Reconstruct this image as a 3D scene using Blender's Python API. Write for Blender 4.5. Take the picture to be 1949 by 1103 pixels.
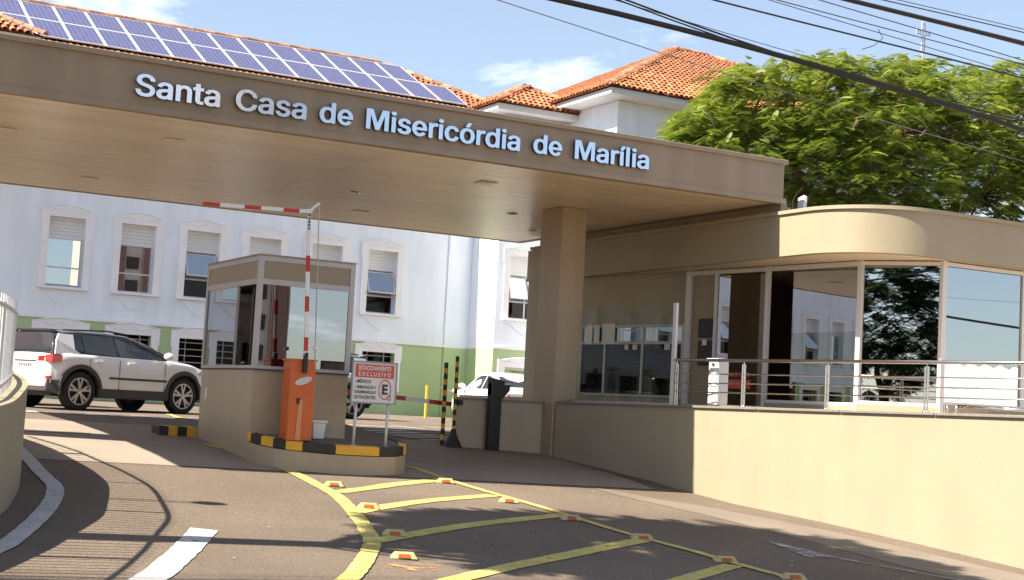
import bpy, bmesh, math, random
import numpy as np
from mathutils import Vector, Matrix, Euler
rad = math.radians
random.seed(7)
rng = np.random.default_rng(7)
scene = bpy.context.scene
for o in list(bpy.data.objects):
    bpy.data.objects.remove(o)
C = scene.collection

# ------------------------------------------------------------------ camera
# world frame: X along the canopy front and the hospital facade, Y away from the street, z = 0 at eye height
YAW, PITCH, ROLL, FPX = rad(28.399), rad(4.6074), rad(-3.0857), 2783.9
cam_d = bpy.data.cameras.new('camera')
cam = bpy.data.objects.new('camera', cam_d)
C.objects.link(cam)
fw = Vector((math.sin(YAW)*math.cos(PITCH), math.cos(YAW)*math.cos(PITCH), math.sin(PITCH)))
r0 = Vector((math.cos(YAW), -math.sin(YAW), 0))
d0 = fw.cross(r0)
rr = r0*math.cos(ROLL) + d0*math.sin(ROLL)
dd = -r0*math.sin(ROLL) + d0*math.cos(ROLL)
cam.matrix_world = Matrix(((rr.x, -dd.x, -fw.x, 0), (rr.y, -dd.y, -fw.y, 0), (rr.z, -dd.z, -fw.z, 0), (0, 0, 0, 1)))
cam_d.sensor_width = 36
cam_d.lens = FPX/1949*36
cam_d.clip_start = 0.1
cam_d.clip_end = 3000
scene.camera = cam

# ------------------------------------------------------------------ world, sun, exposure
SUN_EL = rad(49.0)
SUN_TO = Vector((-math.cos(SUN_EL)*math.cos(rad(3.0)), math.cos(SUN_EL)*math.sin(rad(3.0)), math.sin(SUN_EL)))
world = bpy.data.worlds.new('World')
scene.world = world
world.use_nodes = True
nt = world.node_tree
nt.nodes.clear()
w_out = nt.nodes.new('ShaderNodeOutputWorld')
w_bg = nt.nodes.new('ShaderNodeBackground')
sky = nt.nodes.new('ShaderNodeTexSky')
sky.sky_type = 'NISHITA'
sky.sun_disc = False
sky.sun_elevation = SUN_EL
sky.sun_rotation = rad(270 + 3.0)
sky.altitude = 600
sky.air_density = 1.0
sky.dust_density = 1.2
sky.ozone_density = 1.2
# fair-weather clouds, spread over the whole dome
tc = nt.nodes.new('ShaderNodeTexCoord')
sep = nt.nodes.new('ShaderNodeSeparateXYZ')
nt.links.new(tc.outputs['Generated'], sep.inputs[0])
def wmath(op, a, b=None):
    n = nt.nodes.new('ShaderNodeMath'); n.operation = op
    for i, v in enumerate((a, b)):
        if v is None: continue
        if isinstance(v, (int, float)): n.inputs[i].default_value = v
        else: nt.links.new(v, n.inputs[i])
    return n.outputs[0]
zz = wmath('ADD', wmath('MAXIMUM', sep.outputs[2], 0.0), 0.16)
cx = wmath('DIVIDE', sep.outputs[0], zz)
cy = wmath('DIVIDE', sep.outputs[1], zz)
comb = nt.nodes.new('ShaderNodeCombineXYZ')
nt.links.new(cx, comb.inputs[0]); nt.links.new(cy, comb.inputs[1])
comb.inputs[2].default_value = 3.1
cn = nt.nodes.new('ShaderNodeTexNoise')
cn.inputs['Scale'].default_value = 1.9
cn.inputs['Detail'].default_value = 9
cn.inputs['Roughness'].default_value = 0.58
cn.inputs['Distortion'].default_value = 0.25
nt.links.new(comb.outputs[0], cn.inputs['Vector'])
cr = nt.nodes.new('ShaderNodeValToRGB')
cr.color_ramp.elements[0].position = 0.56
cr.color_ramp.elements[0].color = (0.14, 0.14, 0.14, 1)
cr.color_ramp.elements[1].position = 0.70
cr.color_ramp.elements[1].color = (0.92, 0.92, 0.92, 1)
nt.links.new(cn.outputs['Fac'], cr.inputs['Fac'])
cm = nt.nodes.new('ShaderNodeMix'); cm.data_type = 'RGBA'
nt.links.new(cr.outputs['Color'], cm.inputs['Factor'])
nt.links.new(sky.outputs[0], cm.inputs[6])
cm.inputs[7].default_value = (8.5, 8.8, 9.2, 1)
nt.links.new(cm.outputs[2], w_bg.inputs['Color'])
w_bg.inputs['Strength'].default_value = 0.058
nt.links.new(w_bg.outputs[0], w_out.inputs[0])

sun_d = bpy.data.lights.new('sun', 'SUN')
sun_d.energy = 4.5
sun_d.angle = rad(0.53)
sun_d.color = (1.0, 0.91, 0.76)
sun = bpy.data.objects.new('sun', sun_d)
C.objects.link(sun)
sun.rotation_euler = SUN_TO.to_track_quat('Z', 'Y').to_euler()
sun.location = (-20, 5, 30)

scene.view_settings.view_transform = 'Standard'
scene.view_settings.look = 'None'
scene.view_settings.gamma = 1.0
scene.view_settings.exposure = 1.7
scene.view_settings.use_curve_mapping = False
scene.cycles.max_bounces = 8
scene.cycles.diffuse_bounces = 4
scene.cycles.glossy_bounces = 4
scene.cycles.transparent_max_bounces = 12
scene.cycles.caustics_reflective = False
scene.cycles.caustics_refractive = False
scene.cycles.use_denoising = True
scene.cycles.sample_clamp_indirect = 6

# ------------------------------------------------------------------ materials
def mat(name, col, rough=0.7, metal=0.0, var=0.0, vscale=2.0, bump=0.0, bscale=60.0, spec=0.5, var2=0.0, v2scale=30.0, rand=0.0, coat=0.0, streak=0.0):
    m = bpy.data.materials.new(name)
    m.use_nodes = True
    n = m.node_tree.nodes; l = m.node_tree.links
    b = n['Principled BSDF']
    b.inputs['Roughness'].default_value = rough
    b.inputs['Metallic'].default_value = metal
    b.inputs['Specular IOR Level'].default_value = spec
    b.inputs['Coat Weight'].default_value = coat
    b.inputs['Base Color'].default_value = (*col, 1)
    geo = n.new('ShaderNodeNewGeometry')
    last = None
    def noise(scale, detail=5, stretch=None):
        t = n.new('ShaderNodeTexNoise')
        t.inputs['Scale'].default_value = scale
        t.inputs['Detail'].default_value = detail
        if stretch:
            mp = n.new('ShaderNodeMapping')
            mp.inputs['Scale'].default_value = stretch
            l.new(geo.outputs['Position'], mp.inputs['Vector'])
            l.new(mp.outputs[0], t.inputs['Vector'])
        else:
            l.new(geo.outputs['Position'], t.inputs['Vector'])
        return t.outputs['Fac']
    def modulate(fac, amount, prev):
        mr = n.new('ShaderNodeMapRange')
        mr.inputs['From Min'].default_value = 0.3; mr.inputs['From Max'].default_value = 0.7
        mr.inputs['To Min'].default_value = 1-amount; mr.inputs['To Max'].default_value = 1+amount
        l.new(fac, mr.inputs['Value'])
        mx = n.new('ShaderNodeMix'); mx.data_type = 'RGBA'; mx.blend_type = 'MULTIPLY'
        mx.inputs['Factor'].default_value = 1
        if prev is None: mx.inputs[6].default_value = (*col, 1)
        else: l.new(prev, mx.inputs[6])
        l.new(mr.outputs[0], mx.inputs[7])
        return mx.outputs[2]
    if var: last = modulate(noise(vscale), var, last)
    if var2: last = modulate(noise(v2scale, 3), var2, last)
    if streak: last = modulate(noise(3.0, 4, (1, 1, 0.12)), streak, last)
    if rand:
        oi = n.new('ShaderNodeObjectInfo')
        last = modulate(oi.outputs['Random'], rand, last)
    if last is not None: l.new(last, b.inputs['Base Color'])
    if bump:
        bp = n.new('ShaderNodeBump')
        bp.inputs['Strength'].default_value = bump
        bp.inputs['Distance'].default_value = 0.02
        l.new(noise(bscale, 4), bp.inputs['Height'])
        l.new(bp.outputs[0], b.inputs['Normal'])
    return m

def glass(name, tint, refl, rough=0.0, ior=1.5, wave=0.0):
    m = bpy.data.materials.new(name)
    m.use_nodes = True
    n = m.node_tree.nodes; l = m.node_tree.links
    n.clear()
    out = n.new('ShaderNodeOutputMaterial')
    tr = n.new('ShaderNodeBsdfTransparent'); tr.inputs[0].default_value = (*tint, 1)
    gl = n.new('ShaderNodeBsdfGlossy'); gl.inputs['Roughness'].default_value = rough
    gl.inputs['Color'].default_value = (0.92, 0.96, 1, 1)
    fr = n.new('ShaderNodeLayerWeight'); fr.inputs[0].default_value = 0.5
    pw_ = n.new('ShaderNodeMath'); pw_.operation = 'POWER'; pw_.inputs[1].default_value = 4.6
    l.new(fr.outputs['Facing'], pw_.inputs[0])
    ma = n.new('ShaderNodeMapRange')
    ma.inputs['To Min'].default_value = refl; ma.inputs['To Max'].default_value = 1.0
    l.new(pw_.outputs[0], ma.inputs['Value'])
    mx = n.new('ShaderNodeMixShader')
    l.new(ma.outputs[0], mx.inputs[0]); l.new(tr.outputs[0], mx.inputs[1]); l.new(gl.outputs[0], mx.inputs[2])
    if wave:
        geo = n.new('ShaderNodeNewGeometry')
        t = n.new('ShaderNodeTexNoise'); t.inputs['Scale'].default_value = 1.3; t.inputs['Detail'].default_value = 1
        l.new(geo.outputs['Position'], t.inputs['Vector'])
        bp = n.new('ShaderNodeBump'); bp.inputs['Strength'].default_value = wave; bp.inputs['Distance'].default_value = 0.02
        l.new(t.outputs['Fac'], bp.inputs['Height']); l.new(bp.outputs[0], gl.inputs['Normal'])
    l.new(mx.outputs[0], out.inputs[0])
    return m

M = {}
M['beige'] = mat('beige_paint', (0.32, 0.275, 0.19), 0.55, var=0.05, vscale=0.9, bump=0.2, bscale=90, streak=0.03)
M['beige_gloss'] = mat('beige_satin_paint', (0.41, 0.315, 0.215), 0.32, var=0.05, vscale=1.2, streak=0.06)
M['fascia'] = mat('taupe_fascia_paint', (0.325, 0.25, 0.178), 0.6, var=0.05, vscale=0.7, bump=0.25, bscale=120, streak=0.09)
M['soffit'] = mat('cream_soffit_board', (0.72, 0.585, 0.43), 0.28, var=0.05, vscale=1.5, rand=0.05)
M['white_wall'] = mat('white_wall_paint', (0.80, 0.84, 0.90), 0.75, var=0.05, vscale=0.6, bump=0.15, bscale=40, streak=0.05)
M['green_wall'] = mat('green_wall_paint', (0.42, 0.53, 0.285), 0.75, var=0.06, vscale=0.6, bump=0.1, bscale=50)
M['trim'] = mat('white_trim_plaster', (0.84, 0.82, 0.82), 0.7, var=0.04, vscale=1.5, bump=0.1, bscale=40)
M['white_metal'] = mat('white_powder_coat', (0.60, 0.60, 0.60), 0.35, var=0.02)
M['alu'] = mat('pale_aluminium_frame', (0.46, 0.42, 0.41), 0.4, 0.2, var=0.03)
M['panel_cream'] = mat('cream_booth_panel', (0.30, 0.235, 0.155), 0.45, var=0.04, vscale=2)
M['asphalt'] = mat('worn_asphalt', (0.158, 0.120, 0.090), 0.9, var=0.2, vscale=0.45, bump=1.0, bscale=120, var2=0.34, v2scale=42)
M['concrete'] = mat('pale_concrete', (0.245, 0.205, 0.165), 0.85, var=0.12, vscale=0.8, bump=0.3, bscale=120, var2=0.06, v2scale=40)
M['white_paint'] = mat('white_road_paint', (0.48, 0.47, 0.47), 0.8, var=0.10, vscale=3, bump=0.5, bscale=160, var2=0.12, v2scale=45)
M['yellow_paint'] = mat('yellow_road_paint', (0.48, 0.40, 0.12), 0.8, var=0.14, vscale=2.5, bump=0.5, bscale=160, var2=0.16, v2scale=40)
def worn(m, lo, hi, sc):
    n = m.node_tree.nodes; l = m.node_tree.links
    geo = n.new('ShaderNodeNewGeometry'); t = n.new('ShaderNodeTexNoise'); t.inputs['Scale'].default_value = sc; t.inputs['Detail'].default_value = 8; t.inputs['Roughness'].default_value = .75
    l.new(geo.outputs['Position'], t.inputs['Vector'])
    r = n.new('ShaderNodeMapRange'); r.inputs['From Min'].default_value = lo; r.inputs['From Max'].default_value = hi
    l.new(t.outputs['Fac'], r.inputs['Value']); l.new(r.outputs[0], n['Principled BSDF'].inputs['Alpha'])
worn(M['white_paint'], .33, .42, 9); worn(M['yellow_paint'], .33, .43, 9)
M['kerb_yellow'] = mat('kerb_yellow', (0.75, 0.40, 0.03), 0.6, var=0.08, vscale=5)
M['kerb_black'] = mat('kerb_black', (0.025, 0.022, 0.02), 0.6, var=0.1, vscale=5)
M['steel'] = mat('brushed_steel', (0.62, 0.58, 0.54), 0.22, 1.0)
M['chrome'] = mat('mirror_steel_letter', (0.72, 0.77, 0.86), 0.16, 1.0, bump=0.05, bscale=8)
M['letter_edge'] = mat('letter_side', (0.10, 0.11, 0.13), 0.4, 0.6)
M['granite'] = mat('grey_granite_coping', (0.20, 0.18, 0.16), 0.5, var2=0.35, v2scale=60)
M['orange'] = mat('orange_cabinet_paint', (0.58, 0.115, 0.02), 0.4, var=0.05, vscale=3)
M['grey_label'] = mat('pale_grey_label', (0.58, 0.55, 0.55), 0.5)
M['black'] = mat('black_plastic', (0.015, 0.014, 0.014), 0.45)
M['dark'] = mat('dark_interior', (0.06, 0.045, 0.035), 0.7)
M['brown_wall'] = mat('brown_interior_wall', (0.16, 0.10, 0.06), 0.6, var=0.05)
M['tile'] = mat('terracotta_tile', (0.36, 0.125, 0.05), 0.8, var=0.22, vscale=4, rand=0.28, var2=0.15, v2scale=18)
M['tile_ridge'] = mat('ridge_tile', (0.34, 0.17, 0.10), 0.85, var=0.35, vscale=3, rand=0.3)
M['red'] = mat('red_reflective', (0.52, 0.035, 0.02), 0.45)
M['white_plastic'] = mat('white_plastic', (0.78, 0.77, 0.75), 0.4)
M['sign_white'] = mat('sign_white', (0.68, 0.66, 0.66), 0.45)
M['sign_red'] = mat('sign_red', (0.60, 0.08, 0.05), 0.45)
M['sign_grey'] = mat('sign_frame_grey', (0.28, 0.27, 0.28), 0.5)
M['text_black'] = mat('sign_text', (0.03, 0.03, 0.03), 0.5)
M['car_white'] = mat('white_car_paint', (0.80, 0.80, 0.80), 0.22, coat=0.6)
M['car_dark'] = mat('dark_car_paint', (0.03, 0.022, 0.022), 0.2, coat=0.7)
M['car_silver'] = mat('silver_car_paint', (0.45, 0.47, 0.52), 0.28, 0.3, coat=0.6)
M['cladding'] = mat('car_cladding', (0.055, 0.045, 0.04), 0.55)
M['tyre'] = mat('tyre_rubber', (0.018, 0.017, 0.016), 0.85)
M['rim'] = mat('alloy_rim', (0.62, 0.62, 0.63), 0.3, 0.85)
M['car_glass'] = mat('car_glass', (0.012, 0.014, 0.015), 0.04, spec=0.8)
M['tail'] = mat('tail_lamp', (0.35, 0.012, 0.012), 0.15, coat=0.6)
M['amber'] = mat('amber_reflector', (0.42, 0.085, 0.015), 0.25)
M['stud'] = mat('pale_yellow_stud', (0.42, 0.34, 0.15), 0.6, var=0.15, vscale=15)
M['bark'] = mat('grey_brown_bark', (0.115, 0.08, 0.055), 0.9, var=0.3, vscale=6, bump=0.6, bscale=25)
M['cable'] = mat('black_cable', (0.02, 0.016, 0.014), 0.6)
M['wire_grey'] = mat('grey_wire', (0.22, 0.20, 0.19), 0.6)
M['skin'] = mat('skin', (0.30, 0.16, 0.10), 0.5)
M['shirt'] = mat('dark_check_shirt', (0.03, 0.035, 0.075), 0.8)
M['hair'] = mat('dark_hair', (0.02, 0.013, 0.01), 0.6)
M['paper'] = mat('white_paper', (0.72, 0.72, 0.70), 0.7)
M['lamp_off'] = mat('frosted_lamp_cover', (0.72, 0.69, 0.62), 0.4)
M['terrace'] = mat('terrace_tile', (0.42, 0.33, 0.24), 0.5, var=0.08)
M['roof_sheet'] = mat('grey_roof_membrane', (0.35, 0.34, 0.33), 0.8, var=0.1)
M['blue_wall'] = mat('blue_shop_wall', (0.06, 0.22, 0.30), 0.6)
M['corrugated'] = mat('white_corrugated_sheet', (0.72, 0.70, 0.64), 0.6, var=0.06)
M['tower_brown'] = mat('brown_tower_render', (0.20, 0.11, 0.09), 0.7)
M['tower_cream'] = mat('cream_tower_render', (0.66, 0.60, 0.52), 0.7)
M['shutter'] = mat('white_roller_shutter', (0.76, 0.75, 0.74), 0.6)
M['g_guard'] = glass('mirror_film_glass', (0.13, 0.105, 0.08), 0.46, wave=0.012)
M['g_booth'] = glass('booth_glass', (0.36, 0.32, 0.28), 0.38, wave=0.01)
M['g_clear'] = glass('clear_screen_glass', (0.88, 0.90, 0.86), 0.015)
M['g_window'] = glass('window_glass', (0.22, 0.19, 0.17), 0.52, wave=0.01)
M['g_dark'] = glass('dark_window_glass', (0.34, 0.28, 0.23), 0.02)

def check_shirt(m):
    n = m.node_tree.nodes; l = m.node_tree.links
    geo = n.new('ShaderNodeNewGeometry'); w = n.new('ShaderNodeTexWave'); w.bands_direction = 'Z'
    w.inputs['Scale'].default_value = 6
    l.new(geo.outputs['Position'], w.inputs['Vector'])
    mx = n.new('ShaderNodeMix'); mx.data_type = 'RGBA'
    mx.inputs[6].default_value = (0.02, 0.025, 0.06, 1); mx.inputs[7].default_value = (0.09, 0.06, 0.09, 1)
    l.new(w.outputs['Fac'], mx.inputs['Factor']); l.new(mx.outputs[2], n['Principled BSDF'].inputs['Base Color'])
check_shirt(M['shirt'])

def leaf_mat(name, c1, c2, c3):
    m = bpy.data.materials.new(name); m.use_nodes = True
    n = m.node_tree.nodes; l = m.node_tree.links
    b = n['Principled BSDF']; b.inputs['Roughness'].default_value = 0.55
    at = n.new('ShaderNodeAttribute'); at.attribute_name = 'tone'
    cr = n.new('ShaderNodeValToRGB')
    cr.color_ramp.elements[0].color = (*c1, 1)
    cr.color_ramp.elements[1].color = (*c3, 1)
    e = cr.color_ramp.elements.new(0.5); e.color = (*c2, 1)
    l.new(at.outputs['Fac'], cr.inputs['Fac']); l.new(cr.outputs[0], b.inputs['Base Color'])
    tl = n.new('ShaderNodeBsdfTranslucent')
    l.new(cr.outputs[0], tl.inputs['Color'])
    mx = n.new('ShaderNodeMixShader'); mx.inputs[0].default_value = 0.38
    l.new(b.outputs[0], mx.inputs[1]); l.new(tl.outputs[0], mx.inputs[2])
    l.new(mx.outputs[0], n['Material Output'].inputs[0])
    return m
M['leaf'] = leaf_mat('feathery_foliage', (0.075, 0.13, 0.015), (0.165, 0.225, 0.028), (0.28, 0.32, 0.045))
M['leaf_dark'] = leaf_mat('dark_foliage', (0.02, 0.05, 0.01), (0.035, 0.075, 0.015), (0.06, 0.11, 0.025))

def pv_mat():
    m = bpy.data.materials.new('solar_cells'); m.use_nodes = True
    n = m.node_tree.nodes; l = m.node_tree.links
    b = n['Principled BSDF']; b.inputs['Roughness'].default_value = 0.12; b.inputs['Coat Weight'].default_value = 0.3
    tcn = n.new('ShaderNodeTexCoord'); sp = n.new('ShaderNodeSeparateXYZ')
    l.new(tcn.outputs['Object'], sp.inputs[0])
    def line(sock, pitch, w):
        a = n.new('ShaderNodeMath'); a.operation = 'PINGPONG'; a.inputs[1].default_value = pitch/2
        l.new(sock, a.inputs[0])
        c = n.new('ShaderNodeMath'); c.operation = 'LESS_THAN'; c.inputs[1].default_value = w
        l.new(a.outputs[0], c.inputs[0]); return c.outputs[0]
    la = line(sp.outputs[0], 0.158, 0.006); lb = line(sp.outputs[1], 0.158, 0.005)
    mxm = n.new('ShaderNodeMath'); mxm.operation = 'MAXIMUM'
    l.new(la, mxm.inputs[0]); l.new(lb, mxm.inputs[1])
    ns = n.new('ShaderNodeTexVoronoi'); ns.inputs['Scale'].default_value = 9
    l.new(tcn.outputs['Object'], ns.inputs['Vector'])
    c1 = n.new('ShaderNodeMix'); c1.data_type = 'RGBA'
    c1.inputs[6].default_value = (0.045, 0.043, 0.125, 1); c1.inputs[7].default_value = (0.07, 0.06, 0.155, 1)
    l.new(ns.outputs['Color'], c1.inputs['Factor'])
    c2 = n.new('ShaderNodeMix'); c2.data_type = 'RGBA'; c2.inputs[7].default_value = (0.20, 0.19, 0.30, 1)
    l.new(mxm.outputs[0], c2.inputs['Factor']); l.new(c1.outputs[2], c2.inputs[6])
    l.new(c2.outputs[2], b.inputs['Base Color'])
    return m
M['pv'] = pv_mat()

# ------------------------------------------------------------------ mesh helpers
class MB:
    def __init__(s): s.v = []; s.f = []
    def add(s, v, f):
        n = len(s.v); s.v += [tuple(p) for p in v]; s.f += [tuple(i+n for i in q) for q in f]; return s
    def box(s, a, b):
        x0, x1 = sorted((a[0], b[0])); y0, y1 = sorted((a[1], b[1])); z0, z1 = sorted((a[2], b[2]))
        return s.add([(x0,y0,z0),(x1,y0,z0),(x1,y1,z0),(x0,y1,z0),(x0,y0,z1),(x1,y0,z1),(x1,y1,z1),(x0,y1,z1)],
                     [(0,3,2,1),(4,5,6,7),(0,1,5,4),(1,2,6,5),(2,3,7,6),(3,0,4,7)])
    def bar(s, p, q, w, h, up=(0,0,1)):   # box from p to q, width w sideways, height h along up
        p = Vector(p); q = Vector(q); d = (q-p).normalized(); up = Vector(up)
        sd = d.cross(up).normalized(); u = sd.cross(d).normalized()
        a = sd*w/2; b = u*h/2
        v = [p-a-b, p+a-b, p+a+b, p-a+b, q-a-b, q+a-b, q+a+b, q-a+b]
        return s.add(v, [(0,1,2,3),(7,6,5,4),(0,4,5,1),(1,5,6,2),(2,6,7,3),(3,7,4,0)])
    def prism(s, poly, z0, z1):           # poly: xy list, ccw
        n = len(poly)
        a = [(x, y, z0(x, y) if callable(z0) else z0) for x, y in poly]
        b = [(x, y, z1(x, y) if callable(z1) else z1) for x, y in poly]
        return s.add(a+b, [tuple(range(n-1, -1, -1)), tuple(range(n, 2*n))] + [(i, (i+1) % n, n+(i+1) % n, n+i) for i in range(n)])
    def extr(s, poly, o, u, w, t):        # polygon in (u, w) plane at o, extruded by vector t
        o = Vector(o); u = Vector(u); w = Vector(w); t = Vector(t); n = len(poly)
        a = [o+u*x+w*y for x, y in poly]; b = [p+t for p in a]
        return s.add(a+b, [tuple(range(n-1, -1, -1)), tuple(range(n, 2*n))] + [(i, (i+1) % n, n+(i+1) % n, n+i) for i in range(n)])
    def tube(s, pts, r, n=8, cap=True):
        pts = [Vector(p) for p in pts]; k = len(pts)
        rs = r if isinstance(r, (list, tuple)) else [r]*k
        prev = None; base = len(s.v)
        for i, p in enumerate(pts):
            d = (pts[min(i+1, k-1)]-pts[max(i-1, 0)]).normalized()
            if prev is None:
                ref = Vector((0,0,1)) if abs(d.z) < 0.9 else Vector((1,0,0))
                a = d.cross(ref).normalized()
            else:
                a = (prev - d*prev.dot(d)).normalized()
            prev = a; b = d.cross(a)
            for j in range(n):
                t = 2*math.pi*j/n
                s.v.append(tuple(p + (a*math.cos(t)+b*math.sin(t))*rs[i]))
        for i in range(k-1):
            for j in range(n):
                s.f.append((base+i*n+j, base+i*n+(j+1) % n, base+(i+1)*n+(j+1) % n, base+(i+1)*n+j))
        if cap:
            s.f.append(tuple(base+j for j in range(n-1, -1, -1)))
            s.f.append(tuple(base+(k-1)*n+j for j in range(n)))
        return s
    def lathe(s, prof, o, axis, n=24):    # prof: (radius, along)
        o = Vector(o); ax = Vector(axis).normalized()
        ref = Vector((0,0,1)) if abs(ax.z) < 0.9 else Vector((1,0,0))
        a = ax.cross(ref).normalized(); b = ax.cross(a); base = len(s.v); k = len(prof)
        for r, h in prof:
            for j in range(n):
                t = 2*math.pi*j/n
                s.v.append(tuple(o+ax*h+(a*math.cos(t)+b*math.sin(t))*r))
        for i in range(k-1):
            for j in range(n):
                s.f.append((base+i*n+j, base+i*n+(j+1) % n, base+(i+1)*n+(j+1) % n, base+(i+1)*n+j))
        return s
    def build(s, name, m, parent=None, local=False, smooth=False, bevel=0.0, seg=2):
        me = bpy.data.meshes.new(name)
        v = s.v
        if parent is not None and not local:
            off = parent.get('_o', (0, 0, 0))
            v = [(p[0]-off[0], p[1]-off[1], p[2]-off[2]) for p in v]
        me.from_pydata(v, [], s.f)
        me.update()
        bm = bmesh.new(); bm.from_mesh(me); bmesh.ops.recalc_face_normals(bm, faces=bm.faces); bm.to_mesh(me); bm.free()
        me.materials.append(m)
        o = bpy.data.objects.new(name, me)
        C.objects.link(o)
        if parent is not None:
            o.parent = parent
            if '_o' in parent: o['_o'] = parent['_o']
        if smooth:
            me.shade_smooth()
            if smooth == 'auto':
                me.set_sharp_from_angle(angle=rad(35))
        if bevel:
            b = o.modifiers.new('bevel', 'BEVEL'); b.width = bevel; b.segments = seg; b.limit_method = 'ANGLE'; b.angle_limit = rad(40)
        return o

def tag(o, label=None, cat=None, group=None, kind=None):
    if label: o['label'] = label
    if cat: o['category'] = cat
    if group: o['group'] = group
    if kind: o['kind'] = kind
    return o
def thing(name, label, cat, loc=(0, 0, 0), rz=0.0, group=None):
    o = bpy.data.objects.new(name, None)
    o.empty_display_size = 0.2
    C.objects.link(o); o.location = loc; o.rotation_euler = (0, 0, rz)
    o['_o'] = tuple(float(c) for c in loc)
    return tag(o, label, cat, group)
def copy_tree(o, parent=None):
    c = o.copy(); C.objects.link(c)
    if parent is not None:
        c.parent = parent
    for ch in list(o.children): copy_tree(ch, c)
    return c
def inst(src_mesh, name, matrix, parent):       # one more piece that shares a mesh
    o = bpy.data.objects.new(name, src_mesh)
    C.objects.link(o); o.parent = parent
    off = Vector(parent.get('_o', (0, 0, 0)))
    loc, rot, sc = matrix.decompose()
    o.location = loc-off; o.rotation_euler = rot.to_euler(); o.scale = sc
    return o
def text_mesh(body, size, extrude=0.0, offset=0.0):
    cu = bpy.data.curves.new('lettering', 'FONT')
    cu.body = body; cu.size = size; cu.extrude = extrude; cu.offset = offset; cu.resolution_u = 4
    ob = bpy.data.objects.new('lettering', cu); C.objects.link(ob)
    bpy.context.view_layer.update()
    dg = bpy.context.evaluated_depsgraph_get()
    me = bpy.data.meshes.new_from_object(ob.evaluated_get(dg))
    bpy.data.objects.remove(ob)
    v = np.array([p.co[:] for p in me.vertices]); f = [tuple(p.vertices) for p in me.polygons]
    bpy.data.meshes.remove(me)
    return v, f

# ------------------------------------------------------------------ ground height
YS = [-50, 3, 7, 9, 12.2, 13.6, 15.25, 16.8, 18.0, 18.5, 20.85, 22.5, 25, 44, 200]
ZS = [-1.85, -1.85, -1.78, -1.70, -1.53, -1.41, -1.283, -1.19, -1.07, -1.0, -.784, -.66, -.53, -.42, -.42]
def g(x, y):
    k = np.interp(y, [20, 27], [.02, 0.0])
    return float(np.interp(y, YS, ZS) + k*(13-np.clip(x, -10, 25)))
def sheet(xs, ys, dz, name, m, zf=g):
    b = MB(); nx = len(xs)
    for y in ys:
        for x in xs: b.v.append((x, y, zf(x, y)+dz))
    for j in range(len(ys)-1):
        for i in range(nx-1):
            b.f.append((j*nx+i, j*nx+i+1, (j+1)*nx+i+1, (j+1)*nx+i))
    return b.build(name, m)
gx = sorted(set([-900, -300, -100, -40, -20, -10] + [round(-10+1.0*i, 2) for i in range(36)] + [25, 30, 45, 80, 200, 400, 900]))
gy = sorted(set([-900, -300, -100, -40] + [-50+i for i in range(0)] + YS[1:-1] + [round(-6+0.5*i, 2) for i in range(90)] + [44, 60, 100, 200, 400, 900]))
tag(sheet(gx, gy, 0, 'ground', M['asphalt']), kind='structure')

def strip(pts, w, name, m, dz=0.008, step=0.12, ws=None):
    # painted line draped on the ground: centre line pts (x, y), width w
    P = [Vector((p[0], p[1], 0)) for p in pts]
    Q = []; W = []
    for i in range(len(P)-1):
        n = max(1, int((P[i+1]-P[i]).length/step))
        for k in range(n):
            t = k/n; Q.append(P[i].lerp(P[i+1], t)); W.append((ws[i]*(1-t)+ws[i+1]*t) if ws else w)
    Q.append(P[-1]); W.append(ws[-1] if ws else w)
    b = MB(); jit = 0.006
    for i, q in enumerate(Q):
        d = (Q[min(i+1, len(Q)-1)]-Q[max(i-1, 0)]).normalized()
        s = Vector((-d.y, d.x, 0))
        for e, k in ((-1, 0), (0, 0), (1, 0)):
            p = q+s*(e*W[i]/2+(random.uniform(-jit, jit) if e else 0))
            b.v.append((p.x, p.y, g(p.x, p.y)+dz))
        if i:
            o = 3*(i-1); b.f += [(o, o+1, o+4, o+3), (o+1, o+2, o+5, o+4)]
    return b.build(name, m)
def smooth_pts(pts, n=8):
    # Catmull-Rom through plan points
    P = [Vector((*p, 0)) if len(p) == 2 else Vector(p) for p in pts]; out = []
    for i in range(len(P)-1):
        a = P[max(i-1, 0)]; b = P[i]; c = P[i+1]; d = P[min(i+2, len(P)-1)]
        for k in range(n):
            t = k/n
            out.append(0.5*((2*b)+(c-a)*t+(2*a-5*b+4*c-d)*t*t+(3*b-a-3*c+d)*t**3))
    out.append(P[-1]); return out
# ------------------------------------------------------------------ paving and road markings
ap = sheet([round(2.6+0.4*i, 2) for i in range(25)], [17.82, 18.0, 18.5, 19, 19.5, 20, 20.4, 20.85, 21.2, 21.7, 22.1, 22.5], 0.005, 'concrete_apron', M['concrete'])
tag(ap, kind='structure')
def mark(o): return tag(o, kind='structure')
mark(strip(smooth_pts([(3.25,19.4),(3.32,18.2),(3.30,17.3),(3.25,16.35),(3.18,15.5),(2.90,14.3),(2.48,13.05),(2.1,12.1),(1.5,10.9)]), 0.17, 'edge_line', M['white_paint'], dz=0.012))
mark(strip(smooth_pts([(4.08,13.22),(3.75,12.5),(3.4,11.75),(2.96,10.84),(2.3,9.7)]), 0.25, 'lane_line', M['white_paint'], ws=None))
Lq = [(6.08,19.96),(6.34,18.9),(6.54,17.95),(6.55,17.0),(6.42,15.9),(6.08,14.5),(5.80,13.5),(5.55,12.75),(5.15,11.95),(4.65,11.05),(3.9,9.9)]
mark(strip(smooth_pts(Lq), 0.17, 'chevron_edge_line', M['yellow_paint'], dz=0.012))
mark(strip(smooth_pts([(8.50,18.75),(8.70,18.3),(8.80,17.5),(8.93,16.7),(8.97,15.2),(9.03,13.7),(9.25,12.6),(9.33,11.3),(9.3,10)]), 0.13, 'chevron_side_line', M['yellow_paint'], dz=0.012))
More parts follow.
